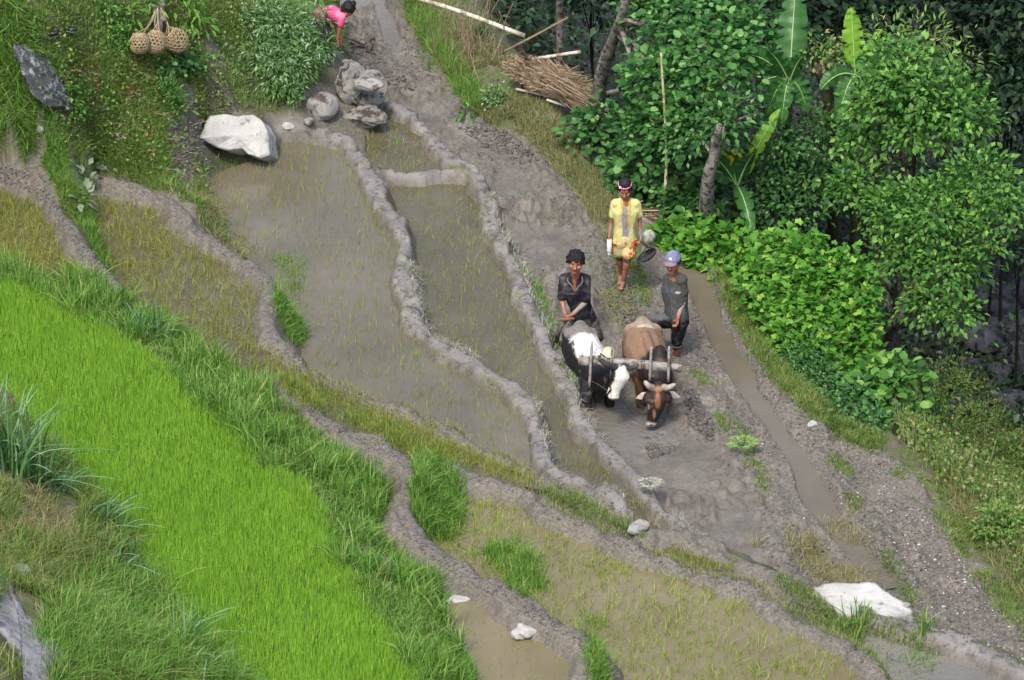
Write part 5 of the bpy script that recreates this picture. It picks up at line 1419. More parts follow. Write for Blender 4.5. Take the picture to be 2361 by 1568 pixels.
def head_prims(hc, f, up=(0, 0, 1.0), s=1.0):
    X = frame(f, up); r, fw, u = X
    P = [('e', hc + u * .02 * s, (.073 * s, .090 * s, .085 * s), X), ('e', hc + fw * .020 * s - u * .040 * s, (.070 * s, .076 * s, .074 * s), X),
         ('c', hc + fw * .062 * s - u * .092 * s + r * .012 * s, hc + fw * .062 * s - u * .092 * s - r * .012 * s, .026 * s, .026 * s)]
    P += [('c', hc + fw * .088 * s + u * .008 * s, hc + fw * .106 * s - u * .026 * s, .010 * s, .017 * s)]            # nose
    P += [('c', hc + fw * .082 * s + r * .030 * s * q + u * .026 * s, hc + fw * .080 * s + r * .012 * s * q + u * .024 * s, .010 * s, .010 * s) for q in (-1, 1)]   # brows
    P += [('e', hc + fw * .068 * s + r * .042 * s * q - u * .018 * s, (.024 * s, .022 * s, .022 * s), X) for q in (-1, 1)]      # cheeks
    P += [('c', hc + fw * .084 * s + r * .016 * s - u * .052 * s, hc + fw * .084 * s - r * .016 * s - u * .052 * s, .0095 * s, .0095 * s)]
    P += [('e', hc + r * .077 * s * q - u * .004 * s, (.012 * s, .020 * s, .030 * s), X) for q in (-1, 1)]
    return P, X
def face_spots(hc, X, s=1.0, lip=(104, 56, 48)):
    r, fw, u = X
    sp = []
    for q in (-1, 1):
        sp.append((hc + fw * .085 * s + r * .030 * s * q + u * .028 * s, (.018 * s, .012 * s, .005 * s), (60, 42, 34)))
        sp.append((hc + fw * .078 * s + r * .030 * s * q + u * .006 * s, (.013 * s, .018 * s, .0065 * s), (92, 58, 46)))
        sp.append((hc + fw * .080 * s + r * .030 * s * q + u * .006 * s, (.006 * s, .02 * s, .005 * s), (24, 18, 16)))
        sp.append((hc + fw * .074 * s + r * .040 * s * q - u * .020 * s, (.022 * s, .02 * s, .018 * s), (200, 146, 118)))
    sp.append((hc + fw * .105 * s - u * .018 * s, (.012 * s, .016 * s, .022 * s), (192, 138, 112)))
    sp.append((hc + fw * .088 * s - u * .052 * s, (.024 * s, .02 * s, .009 * s), lip))
    return sp
def hair_prims(hc, X, s=1.0, big=1.0):
    r, fw, u = X
    P = [('e', hc + u * .045 * s - fw * .018 * s, (.084 * s * big, .090 * s * big, .074 * s * big), X)]
    P += [('e', hc - fw * .035 * s + u * .0 * s, (.084 * s * big, .070 * s, .078 * s), X)]
    for k in np.linspace(-1, 1, 7):
        P.append(('c', hc + u * .090 * s + r * .05 * k * s + fw * .02 * s, hc + fw * (.080 - .025 * abs(k)) * s + r * .068 * k * s + u * (.056 + .008 * math.sin(7 * k) - .03 * abs(k)) * s, .024 * s, .009 * s))
    for q in (-1, 1):
        P.append(('c', hc + r * .072 * q * s * big + u * .05 * s, hc + r * .078 * q * s * big + u * .002 * s + fw * .016 * s, .024 * s, .013 * s))
    return P
hair_m = pmat("black_hair", (14, 12, 12), (34, 30, 30), 40, .55, .8, 90, .01)

def tousle(V):
    d = unit(V - V.mean(0)); return V + d * (fbm(V[:, 0] * 3 + V[:, 1], V[:, 2] + V[:, 1] * 2, 16, 3, 5, .7) * .016)[:, None]
def limb(a, b, r0, r1, bulge=0, at_=.35):
    a = np.asarray(a); b = np.asarray(b)
    P = [('c', a, b, r0, r1)]
    if bulge: m = a + (b - a) * at_; P.append(('c', m, m + (b - a) * .18, bulge, bulge * .92))
    return P
def torso(chest, waist, pelvis, shL, shR, hipL, hipR, infl=0., s=1.0):
    sv = (shR - shL); c = (shL + shR) / 2
    P = [('c', shL + sv * .08, shR - sv * .08, .050 * s + infl, .050 * s + infl)]
    for k in (-.27, 0, .27):
        P.append(('c', chest + sv * k, waist + (hipR - hipL) * k * 1.2, .092 * s + infl, .078 * s + infl))
        P.append(('c', waist + (hipR - hipL) * k * 1.2, pelvis + (hipR - hipL) * k * 1.5, .080 * s + infl, .088 * s + infl))
        P.append(('c', c + sv * k * .9, chest + sv * k, .060 * s + infl, .090 * s + infl))
    return P

# ---------------------------------------------------------------- the girl
fb = hit1(1434, 660); Yg = fb[1]
J = lambda u, v, dy=0.: aty(u, v, Yg + dy)
root = thing("person", "girl in yellow shirt and flowered shorts walking barefoot along the crest", "person", fb)
hc = J(1441, 436, -.03); hf = np.array([-.10, -1, -.42])
P, X = head_prims(hc, hf, (0, 0, 1), 1.0)
sL, sR, ch, wa, pe, hL, hR = J(1417, 469), J(1469, 469), J(1443, 487), J(1441, 522), J(1440, 548), J(1429, 556), J(1452, 556)
P += [('c', J(1442, 452, .0), J(1443, 470, .01), .040, .048)] + torso(ch, wa, pe, sL, sR, hL, hR, -.012, .92)
eL, eR, wL, wR = J(1409, 513, .02), J(1475, 511, .02), J(1405, 545, -.04), J(1477, 544, -.02)
P += limb(sL, eL, .036, .029) + limb(eL, wL, .029, .020, .028, .2) + limb(sR, eR, .036, .029) + limb(eR, wR, .029, .020, .028, .2)
hand(P, wL, [-.05, -.15, -1], [.9, -.3, 0], .88, 1.1, 1); hand(P, wR, [0.02, -.1, -1], [-.9, -.3, 0], .88, 1.1, -1)
kF, aF = J(1447, 597, -.05), J(1437, 646, .0); kB, aB = J(1428, 592, .06), J(1431, 632, .17)
P += limb(hR, kF, .068, .048) + limb(kF, aF, .046, .028, .048, .22) + limb(hL, kB, .068, .048) + limb(kB, aB, .046, .028, .048, .22)
for a_, t_ in ((aF, J(1432, 662, -.09)), (aB, J(1429, 650, .06))):
    t_[2] = a_[2] - .065; P += [('c', a_ - [0, 0, .035], t_, .030, .022), ('c', a_ - [0, -.02, .04], a_ + [0, .03, -.045], .028, .024)]
    for k in range(-2, 3): P.append(('c', t_ + [.010 * k, 0, 0], t_ + [.012 * k, -.028 + .004 * abs(k), -.004], .0095, .008))
blob("body", P, M_skin, root, .0065, 3, paint(SK, face_spots(hc, X, 1.0) + [((wL + eL) / 2, .10, (160, 120, 104)), (wR, .12, (150, 138, 132)), (kF, .07, (96, 72, 62)), (kB, .07, (86, 66, 58)), (aF, .1, (140, 104, 90))]))
P = torso(ch, wa, pe - [0, 0, .015], sL, sR, hL, hR, .016, .92)
P += [('c', sL, sL + (eL - sL) * .62, .048, .050), ('c', sR, sR + (eR - sR) * .62, .048, .050)]
gcol = paint((214, 206, 138), [(J(1441, 508, -.14), (.050, .2, .26), (158, 150, 150)), (J(1443, 540, -.14), (.05, .2, .13), (150, 142, 146)), (J(1444, 466, -.05), (.05, .12, .07), SK)], .3, .006)
def fold(V):
    n = fbm(V[:, 0] * 2.2 + V[:, 1] * 1.5, V[:, 2] * .8 + V[:, 0], 9, 3, 4); c_ = V.mean(0); d = unit((V - c_) * [1, 1, 0]); return V + d * (n * .012)[:, None]
blob("shirt", P, M_cloth, root, .008, 3, gcol, fold)
b = MB()
for pts in ([(1431, 464, -.06), (1434, 480, -.135), (1438, 492, -.145)], [(1452, 464, -.06), (1450, 480, -.135), (1448, 500, -.145), (1448, 520, -.135)]):
    b.tube(smooth_line([J(*q) for q in pts], 5), .007, 6)
b.build('neck_trim', pmat('orange_trim', (206, 150, 60), (222, 176, 92), 20, .9), root, smooth=True)
P = [('c', pe + [0, 0, .0], pe - [0, 0, .03], .112, .112)] + [('c', hL, hL + (kB - hL) * .62, .090, .092), ('c', hR, hR + (kF - hR) * .66, .092, .094), ('c', hL, hR, .10, .10)]
spots = []
for _ in range(150):
    aa_ = rng.uniform(-.4, 3.54); c_ = pe + [.15 * math.cos(aa_), -.115 * math.sin(aa_) - .02, rng.uniform(-.27, .04)]; spots.append((c_, rng.uniform(.014, .036), random.choice([(222, 78, 38), (226, 92, 44), (240, 232, 214), (150, 150, 80), (226, 200, 120), (214, 60, 40), (120, 110, 60)])))
blob("shorts", P, coatmat("flowered_cotton", .9, .3, 40, .1, None), root, .008, 2, paint((214, 196, 140), spots, .2, .004), fold)
hp = hair_prims(hc, X, 1.0)
blob("hair", hp + [('e', hc + X[2] * .085 - X[1] * .02, (.080, .088, .068), X)], hair_m, root, .006, 2)
b = MB(); th = np.linspace(-.3, np.pi + .3, 25)
b.tube(hc + X[2] * .080 - X[1] * .016 + (np.cos(th)[:, None] * X[0] * .079 + np.sin(th)[:, None] * X[1] * .083), .010, 7)
b.build("headband", pmat("pink_headband", (206, 66, 140), (238, 140, 190), 30, .6), root, smooth=True)
b = MB(); V, F = ico(2); b.add(V * .019 + hc + X[2] * .084 + X[0] * .054 + X[1] * .052, F); b.build("headband_flower", pmat("pale_pink_bow", (232, 170, 200), (240, 200, 220), 10, .6), root)
# things in her hands
bt = wL + np.array([0, -.03, -.09])
broot = thing("bottle", "white plastic bottle held upside down in the hand of the girl in yellow", "bottle", bt)
b = MB(); b.tube([bt + [0, 0, .06], bt + [0, 0, .055], bt - [0, 0, .10], bt - [0, 0, .125], bt - [0, 0, .135]], [.012, .030, .031, .018, .016], 14); b.build("bottle_body", pmat("white_plastic", (206, 204, 200), (226, 224, 220), 8, .4), broot, smooth=True)
b = MB(); b.tube([bt - [0, 0, .136], bt - [0, 0, .16]], [.019, .019], 12); b.build("cap", pmat("grey_cap", (178, 176, 172), (196, 194, 190), 8, .5), broot)
bc = wR + np.array([.09, .02, -.10])
broot = thing("bundle", "grey muddy bundle carried in the right-side hand of the girl", "bundle", bc)
V, F = rock_shape(4, 5, (.75, .95), .10); mesh_np("wrapped_sheet", V * [.095, .08, .12] + bc + [0, 0, .06], F, pmat("grey_plastic_sheet", (128, 134, 118), (168, 172, 158), 10, .45, .8, 24, .02, c3=(96, 98, 84), s3=9), broot, smooth=True)
b = MB(); b.tube(smooth_line([wR + [.0, -.02, -.06], wR + [.05, -.02, -.09], bc + [.02, -.02, -.05]], 4), np.linspace(.02, .035, 9), 8); b.build("twisted_neck", darkwood, broot, smooth=True)
bw = wR + np.array([.08, -.02, -.26])
broot = thing("shallow_pan", "dark shallow pan hanging tilted below the bundle beside the girl", "pan", bw)
V, F = ico(4); V = V[V[:, 2] < 2]; V = V.copy(); V[:, 2] = np.where(V[:, 2] > 0, -V[:, 2] * .82, V[:, 2]); V = V * [.135, .12, .06]
rot = np.array([[math.cos(.55), 0, -math.sin(.55)], [0, 1, 0], [math.sin(.55), 0, math.cos(.55)]])
mesh_np("bowl", (V @ rot.T) + bw, F, pmat("sooty_metal", (46, 44, 42), (66, 62, 58), 8, .5), broot, smooth=True)
b = MB(); th = np.linspace(0, 2 * np.pi, 33); ring = np.stack([np.cos(th) * .137, np.sin(th) * .122, 0 * th], -1) @ rot.T + bw; b.tube(ring, .006, 6, False); b.tube([ring[16], bc - [0, 0, .04]], [.006, .006], 5); b.build("rim", MATS["sooty_metal"], broot)

# ---------------------------------------------------------------- man at the plough handle
gm = at(1374, 784, 0.0); Yl = gm[1]
J = lambda u, v, dy=0.: aty(u, v, Yl + dy)
root = thing("person", "black-haired man in a muddy navy shirt leaning on the plough handle behind the oxen", "person", gm)
hc = J(1327, 604, -.16); hf = np.array([-.05, -1, -.08])
P, X = head_prims(hc, hf, (0.08, 0, 1), 1.14)
sL, sR, ch, wa, pe, hL, hR = J(1300, 641, -.12), J(1352, 643, -.08), J(1327, 662, -.12), J(1338, 706, -.06), J(1347, 738, .0), J(1338, 745, 0), J(1360, 745, .02)
P += [('c', J(1326, 624, -.13), J(1326, 646, -.10), .056, .062), ('c', J(1326, 636, -.10), sL, .05, .045), ('c', J(1326, 636, -.10), sR, .05, .045)] + torso(ch, wa, pe, sL, sR, hL, hR, -.01, 1.0)
eL, eR, wL, wR = J(1296, 692, -.14), J(1349, 698, -.16), J(1302, 722, -.30), J(1320, 725, -.30)
P += limb(sL, eL, .043, .034) + limb(eL, wL, .034, .024, .036, .18) + limb(sR, eR, .043, .036) + limb(eR, wR, .036, .025, .037, .18)
hand(P, wL, [.5, -.25, -.55], [.2, -.3, -.9], .95, 1.5, 1); hand(P, wR, [-.9, -.2, -.25], [-.1, -.3, -.9], .95, 1.5, -1)
kL, kR = J(1352, 775, -.12), J(1375, 776, -.02)
P += limb(hL, kL, .085, .060) + limb(kL, kL + [0, .1, -.42], .055, .035, .058, .2) + limb(hR, kR, .085, .060) + limb(kR, kR + [0.02, .14, -.42], .055, .035, .058, .2)
blob("body", P, M_skin, root, .0065, 3, paint(SK, face_spots(hc, X, 1.14) + [((wR + eR) / 2, .13, (150, 138, 128)), ((wL + eL) / 2, .06, (150, 116, 100)), (J(1326, 660, -.25), (.06, .12, .10), (150, 84, 62))]))
P = torso(ch, wa, pe + [0, 0, .02], sL, sR, hL, hR, .016, 1.02) + [('c', J(1326, 641, -.10), sL, .06, .06), ('c', J(1326, 641, -.10), sR, .06, .06), ('c', sL, sL + (eL - sL) * .80, .058, .070), ('c', sR, sR + (eR - sR) * .80, .058, .068)]
ns = J(1325, 662, -.27)
blob("polo_shirt", P, M_cloth_dark, root, .008, 3, paint((44, 44, 54), [(J(1325, 650, -.24), (.036, .14, .075), (146, 84, 62)), (J(1325, 667, -.24), (.020, .14, .06), (146, 84, 62)), (J(1318, 679, -.24), (.11, .14, .009), (122, 114, 100)), (J(1335, 720, -.16), (.12, .15, .16), (74, 72, 72))], .25, .003), fold)
b = MB(); b.tube(smooth_line([J(1311, 634, -.10), J(1309, 648, -.23), J(1319, 660, -.27), J(1325, 672, -.275)], 5), .009, 6); b.tube(smooth_line([J(1341, 634, -.10), J(1343, 650, -.23), J(1333, 662, -.27), J(1325, 672, -.275)], 5), .009, 6)
b.build("collar", pmat("grey_collar", (92, 86, 78), (122, 114, 104), 10, .9), root, smooth=True)
P = [('c', hL, hR, .115, .115), ('c', pe + [0, 0, .03], pe - [0, 0, .05], .128, .125), ('c', hL, kL, .105, .085), ('c', hR, kR, .105, .082)]
blob("shorts", P, M_cloth_dark, root, .008, 2, paint((62, 60, 56), [(hR, .2, (84, 82, 76))]), fold)
blob("hair", hair_prims(hc, X, 1.14, 1.16), hair_m, root, .006, 2, None, tousle)
# plough he leans on
pb = at(1283, 778, .12)
root = thing("wooden_plough", "wooden plough gripped by the navy-shirted man, its shaft slanting into the mud", "plough", pb)
h0 = (wL + wR) / 2 + [-.02, -.06, -.055]
b = MB(); b.tube([h0 + [-.11, 0, .0], h0 + [.09, 0, .02]], [.024, .018], 9); b.build("handle", pmat("red_brown_wood", (104, 66, 52), (136, 92, 76), 9, .6), root, smooth=True)
b = MB(); b.tube(smooth_line([h0, J(1296, 750, -.34), J(1286, 772, -.36), at(1282, 800, -.08)], 5), np.linspace(.018, .032, 16), 8); b.build("shaft", darkwood, root, smooth=True)
b = MB(); b.tube(smooth_line([at(1284, 790, -.02), at(1340, 822, .10), at(1402, 836, .70), at(1452, 840, .74)], 6), .028, 8); b.build("draw_beam", darkwood, root, smooth=True)

# ---------------------------------------------------------------- man in the cap
gm = at(1560, 838, 0.0); Yr = gm[1]
J = lambda u, v, dy=0.: aty(u, v, Yr + dy)
root = thing("person", "man in blue-grey cap and muddy grey T-shirt, one knee raised behind the brown ox", "person", gm)
hc = J(1552, 605, -.02); hf = np.array([-.42, -1, -.10])
P, X = head_prims(hc, hf, (0, 0, 1), 1.1)
sL, sR, ch, wa, pe, hL, hR = J(1541, 644, .12), J(1572, 646, -.08), J(1556, 668, .02), J(1559, 705, .0), J(1561, 733, .0), J(1553, 738, .08), J(1569, 740, -.06)
P += [('c', J(1553, 622, .0), J(1555, 645, .02), .054, .060), ('c', J(1554, 636, .03), sL, .05, .045), ('c', J(1554, 636, .0), sR, .05, .045)]
sv = sR - sL
P += torso(ch, wa, pe, sL, sR, hL, hR, 0, .98)
eR, wR = J(1577, 690, -.08), J(1563, 733, -.20); eL, wL = J(1552, 690, .20), J(1546, 728, .14)
P += limb(sR, eR, .044, .036) + limb(eR, wR, .036, .025, .038, .18) + limb(sL, eL, .042, .034) + limb(eL, wL, .034, .024, .036, .18)
hand(P, wR, [-.15, -.15, -1], [-.8, -.3, 0], 1.0, .9, 1); hand(P, wL, [-.6, -.1, -.6], [0, -.2, -1], .95, .8, -1)
kL = J(1482, 742, -.05); kR = J(1561, 778, -.10); aR = J(1559, 828, .0); aL = kL + [.02, .05, -.42]
P += limb(hL, kL, .088, .062) + limb(kL, aL, .056, .034, .058, .2) + limb(hR, kR, .088, .060) + limb(kR, aR, .054, .032, .056, .2) + [('c', aR, aR + [-.06, -.10, -.05], .03, .024), ('c', aL, aL + [-.05, -.12, -.05], .03, .024)]
blob("body", P, M_skin, root, .0065, 3, paint(SK, face_spots(hc, X, 1.1) + [((wR + eR) / 2, .11, (156, 140, 128)), (kR, .1, (100, 80, 68)), (aR + [0, 0, .08], .10, (158, 84, 60))]))
P = torso(ch, wa, pe + [0, 0, .01], sL, sR, hL, hR, .034, 1.0) + [('c', sR, sR + (eR - sR) * .62, .060, .066), ('c', sL, sL + (eL - sL) * .6, .058, .062)]
blob("t_shirt", P, M_cloth_dark, root, .008, 3, paint((78, 78, 76), [(J(1540, 678, -.12), (.07, .12, .035), (62, 84, 128)), (J(1536, 660, -.1), (.035, .1, .05), (132, 84, 80)), (J(1563, 676, -.16), (.045, .1, .02), (170, 168, 160)), (J(1556, 720, -.1), (.16, .2, .10), (86, 86, 88)), (J(1552, 640, -.02), (.06, .12, .035), SK)], .35, .006), fold)
P = [('c', hL, hR, .118, .118), ('c', pe + [0, 0, .03], pe - [0, 0, .04], .128, .125), ('c', hL, kL, .108, .086), ('c', hR, kR, .108, .078), ('c', kR, kR + (aR - kR) * .36, .078, .060), ('c', kL, kL + (aL - kL) * .4, .084, .075)]
blob("trousers", P, M_cloth_dark, root, .008, 2, paint((30, 29, 31), [(hL + (kL - hL) * .4 + [0, 0, .1], (.22, .2, .07), (96, 96, 98)), (kR + [0, 0, -.05], .07, (70, 68, 66))]), fold)
b = MB(); cR = kR + (aR - kR) * .36; th = np.linspace(0, 6.283, 21); b.tube(cR + np.stack([np.cos(th) * .062, np.sin(th) * .062, 0 * th], -1), .014, 7, False); b.build("rolled_cuff", pmat("rolled_cuff_cloth", (66, 62, 58), (92, 88, 82), 10, .9), root, smooth=True)
hp = hair_prims(hc, X, 1.06); blob("hair", hp[:2] + hp[-2:], hair_m, root, .006, 2)
r_, fw, u_ = X
blob("cap", [('e', hc + u_ * .060 - fw * .010, (.100, .112, .080), X), ('e', hc + u_ * .095 - fw * .005, (.082, .092, .060), X)], pmat("blue_grey_cap_cloth", (96, 98, 122), (128, 130, 156), 12, .85, .3, 60), root, .006, 3, None,
     lambda V: V[np.arange(len(V))] * 1.0 + np.maximum(0, (.042 - (V - hc) @ u_))[:, None] * u_ * .9)
cap = root.children[-1]
V, F = ico(4); V = V.copy(); V[:, 1] = np.where(V[:, 1] < 0, V[:, 1] * .15, V[:, 1]); Vb = V * [.078, .085, .006]; Vb[:, 2] -= (Vb[:, 0] / .078) ** 2 * .018 + np.maximum(0, Vb[:, 1]) * .22
mesh_np("peak", Vb @ X + hc + u_ * .056 + fw * .078, F, pmat("cap_peak_cloth", (104, 92, 112), (150, 118, 128), 12, .85), cap, smooth=True)
b = MB(); b.box(hc + u_ * .100 + fw * .088, (.040, .004, .032), X.T @ np.array([[1, 0, 0], [0, .85, -.5], [0, .5, .85]])); b.build("badge", pmat("white_badge", (206, 206, 216), (222, 222, 230), 8, .7), cap)

# ---------------------------------------------------------------- woman in pink, bent over behind the shrub
gm = hit1(752, 105); Yp = gm[1]
J = lambda u, v, dy=0.: aty(u, v, Yp + dy)
root = thing("person", "woman in a pink shirt with black hair bun bending down behind the willowy shrub", "person", gm)
hc = J(801, 22, -.20); hf = np.array([.35, -.6, -.75])
P, X = head_prims(hc, hf, (0.1, .3, 1), .98)
sL, sR, ch, wa, pe, hL, hR = J(766, 26, -.12), J(789, 40, -.28), J(772, 32, -.15), J(752, 30, .02), J(735, 36, .15), J(730, 42, .2), J(742, 46, .08)
P += [('c', J(796, 28, -.2), J(778, 30, -.18), .045, .052)] + torso(ch, wa, pe, sL, sR, hL, hR, -.01, .9)
eR, wR = J(783, 66, -.3), J(778, 92, -.3); eL, wL = J(775, 62, -.1), J(786, 88, -.12)
P += limb(sR, eR, .038, .030) + limb(eR, wR, .030, .021, .03, .2) + limb(sL, eL, .038, .030) + limb(eL, wL, .030, .021, .03, .2)
hand(P, wR, [.2, -.2, -1], [-.8, -.3, 0], .88, .9, 1); hand(P, wL, [.2, -.2, -1], [.8, -.3, 0], .88, .9, -1)
kR, kL = J(752, 80, -.02), J(738, 76, .1); fR = np.array([kR[0] - .02, kR[1] + .05, gnd(kR) + .05]); fL = np.array([kL[0] - .03, kL[1] + .05, gnd(kL) + .05])
P += limb(hR, kR, .075, .05) + limb(kR, fR, .048, .03, .05, .2) + limb(hL, kL, .075, .05) + limb(kL, fL, .048, .03, .05, .2)
P += [('c', f, f + [.03, -.10, -.03], .028, .022) for f in (fR, fL)]
blob("body", P, M_skin, root, .007, 3, paint(SK, face_spots(hc, X)))
P = torso(ch, wa, pe, sL, sR, hL, hR, .014, .92) + [('c', sR, sR + (eR - sR) * .6, .052, .054), ('c', sL, sL + (eL - sL) * .6, .052, .054)]
blob("shirt", P, M_cloth, root, .008, 3, paint((222, 92, 140), [(J(785, 30, -.3), .1, (236, 130, 164))]), fold)
P = [('c', hL, hR, .11, .11), ('c', hL, kL, .10, .085), ('c', hR, kR, .10, .085), ('c', kL, fL + [0, 0, .15], .085, .10), ('c', kR, fR + [0, 0, .15], .085, .10)]
blob("skirt", P, M_cloth_dark, root, .010, 3, paint((80, 60, 76), []), fold)
hp = hair_prims(hc, X, .98, 1.12); blob("hair", hp + [('e', hc + X[2] * .135 - X[1] * .03, (.045, .045, .04), X), ('c', hc + X[0] * .07, hc + X[0] * .08 - X[2] * .10, .022, .012)], hair_m, root, .006, 2)

# ---------------------------------------------------------------- oxen
M_coat = coatmat("ox_hide", .65, .35, 50, .3, (138, 126, 114), (.60, .74), 6)
M_horn = pmat("horn", (134, 124, 112), (176, 168, 154), 14, .5, .3, 40)
M_hornd = pmat("dark_horn", (44, 40, 38), (74, 68, 64), 14, .5, .3, 40)
def ear(prims, a, b, wv):
    m = (a + b) / 2; w_ = np.asarray(wv) * .028
    prims += [('c', a, m + w_, .018, .022), ('c', a, m - w_, .018, .022), ('c', m + w_, b, .022, .006), ('c', m - w_, b, .022, .006), ('c', a, b, .022, .008)]
def horn(parent, pts, r, mat):
    b = MB(); p = smooth_line(pts, 5); b.tube(p, r * np.linspace(1, .0, len(p)) ** .35 + .004, 9); b.build("horn", mat, parent, smooth=True)

# brown ox
gb = at(1505, 925, 0.0)
root = thing("draught_ox", "brown humped ox with a dark orange-browed face, muzzle touching the mud", "ox", gb)
ru, md, sh = at(1482, 782, .50), at(1487, 812, .46), at(1508, 858, .44)
P = [('c', ru, md, .245, .275), ('c', md, sh, .275, .235), ('c', ru + [0, 0, .06], sh + [0, 0, .04], .20, .185), ('c', md - [0, 0, .12], sh - [0, 0, .08], .24, .21)]
P += [('c', ru + [-.13, .0, .09], ru + [-.08, -.15, .09], .12, .12), ('c', ru + [.13, .0, .09], ru + [.08, -.15, .09], .12, .12), ('c', ru + [0, .18, .13], md + [0, .1, .14], .10, .13)]
P += [('c', md + [0, .0, .24], at(1512, 840, .66), .06, .07)]
hp_ = at(1521, 818, .74); P += [('e', hp_, (.095, .13, .12)), ('e', hp_ + [0, -.05, -.05], (.11, .15, .12))]
nk0, nk1 = at(1512, 862, .52), at(1516, 886, .46)
P += [('c', nk0, nk1, .165, .115), ('c', nk0 - [0, 0, .12], nk1 - [0, 0, .10], .15, .10), ('c', nk0 - [0, .05, .2], nk1 - [0, 0, .2], .07, .04)]
pl, fo, no, mz = at(1517, 897, .50), at(1516, 918, .41), at(1508, 955, .22), at(1501, 974, .115)
side = unit([1, .1, 0])
P += [('c', pl - side * .07, pl + side * .07, .062, .062), ('c', fo - side * .090, fo + side * .090, .092, .092), ('c', pl, fo, .10, .125), ('c', fo, no, .138, .080), ('c', no, mz, .076, .060), ('c', mz - side * .034, mz + side * .034, .050, .050),
      ('c', fo + [0, .13, -.08], no + [0, .10, -.06], .085, .06), ('e', fo - side * .158, (.026, .035, .03)), ('e', fo + side * .158, (.026, .035, .03))]
eLr, eRr = at(1463, 920, .36), at(1572, 918, .37)
ear(P, pl - side * .10 + [0, 0, -.05], eLr, [0, .2, 1]); ear(P, pl + side * .10 + [0, 0, -.05], eRr, [0, .2, 1])
for sgn in (-1, 1):
    s0 = sh + [.14 * sgn, -.02, -.10]
    P += limb(s0, s0 + [.01 * sgn, -.05, -.32], .10, .065) + limb(s0 + [.01 * sgn, -.05, -.32], s0 + [.0, .0, -.66], .060, .04)
    h0_ = ru + [.13 * sgn, .06, -.08]
    P += limb(h0_, h0_ + [.02 * sgn, -.10, -.30], .13, .075) + limb(h0_ + [.02 * sgn, -.10, -.30], h0_ + [0.02 * sgn, .10, -.62], .06, .04)
P += [('c', ru + [0, .24, .12], ru + [0.03, .30, -.30], .028, .018)]
TAN, DK, OR_ = (136, 108, 86), (40, 34, 32), (140, 94, 62)
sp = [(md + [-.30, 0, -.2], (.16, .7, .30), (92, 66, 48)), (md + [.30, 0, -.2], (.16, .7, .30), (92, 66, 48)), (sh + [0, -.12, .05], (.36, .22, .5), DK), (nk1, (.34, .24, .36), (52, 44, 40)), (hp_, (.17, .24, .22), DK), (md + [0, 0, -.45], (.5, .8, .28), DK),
      (ru + [0, .04, .18], (.30, .16, .16), (160, 142, 122)), (ru + [.04, -.10, .24], (.16, .04, .08), (184, 170, 152)), (sh + [-.16, -.05, -.1], (.10, .12, .2), (112, 78, 54)),
      (fo, .30, (56, 42, 36)), (no, .16, (36, 30, 28)), (fo + [0, -.08, .02], (.042, .16, .12), OR_), (pl + [0, -.02, .03], (.09, .12, .06), (164, 122, 88)), (no + [0, -.05, .04], (.026, .06, .09), (140, 104, 80)),
      (mz + [0, -.01, -.005], (.085, .08, .058), (206, 196, 184)), (mz + [0, -.06, -.014], (.042, .035, .024), (84, 74, 70)), ((eLr * 2 + pl) / 3, .10, (204, 190, 172)), ((eRr * 2 + pl) / 3, .10, (204, 190, 172)),
      (fo - side * .165 + [0, -.02, 0], .028, (20, 16, 14)), (fo + side * .165 + [0, -.02, 0], .028, (20, 16, 14)), (fo - side * .11 + [0, -.06, -.07], (.022, .06, .06), (160, 132, 110)), (fo + side * .11 + [0, -.06, -.07], (.022, .06, .06), (160, 132, 110))]
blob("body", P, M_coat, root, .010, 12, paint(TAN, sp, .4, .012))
horn(root, [pl - side * .07 + [0, -.04, .04], at(1495, 889, .60), at(1485, 878, .66)], .044, M_horn)
horn(root, [pl + side * .07 + [0, -.04, .04], at(1541, 894, .59), at(1558, 885, .66)], .044, M_horn)

# black and white ox
gb = at(1375, 925, 0.0)
root = thing("draught_ox", "black and white ox with a white blaze and dark horns", "ox", gb)
ru, md, sh = at(1338, 788, .46), at(1345, 815, .42), at(1380, 858, .42)
P = [('c', ru, md, .225, .25), ('c', md, sh, .25, .215), ('c', ru + [0, 0, .06], sh + [0, 0, .05], .18, .175), ('c', md - [0, 0, .10], sh - [0, 0, .08], .22, .20)]
P += [('c', ru + [-.12, .0, .08], ru + [-.08, -.12, .08], .11, .11), ('c', ru + [.12, .0, .08], ru + [.08, -.12, .08], .11, .11), ('c', ru + [0, .16, .12], md + [0, 0, .16], .09, .11), ('c', md + [0, 0, .20], at(1395, 835, .62), .06, .07)]
hp_ = at(1402, 818, .72); P += [('e', hp_, (.085, .12, .10)), ('e', hp_ + [-.02, -.05, -.05], (.10, .14, .11))]
nk0, nk1 = at(1388, 866, .50), at(1424, 872, .64)
P += [('c', nk0, nk1, .16, .095), ('c', nk0 - [0, 0, .12], nk1 - [0, 0, .10], .14, .08), ('c', nk0 - [0, 0, .22], nk1 - [.03, 0, .2], .06, .035)]
pl, fo, no, mz = at(1434, 852, .82), at(1431, 868, .75), at(1420, 900, .57), at(1415, 914, .50)
side = unit([1, .12, -.12])
P += [('c', pl - side * .06, pl + side * .06, .055, .055), ('c', fo - side * .052, fo + side * .052, .076, .076), ('c', pl, fo, .085, .098), ('c', fo, no, .100, .066), ('c', no, mz, .066, .055), ('c', mz - side * .028, mz + side * .028, .046, .046),
      ('c', fo + [0, .12, -.06], no + [0, .10, -.05], .07, .052), ('e', fo - side * .105, (.024, .034, .03)), ('e', fo + side * .105, (.024, .034, .03))]
eLr, eRr = at(1399, 908, .56), at(1464, 852, .84)
ear(P, pl - side * .07 + [0, 0, -.05], eLr, [.3, .4, 1]); ear(P, pl + side * .07 + [0, 0, -.02], eRr, [0, .3, 1])
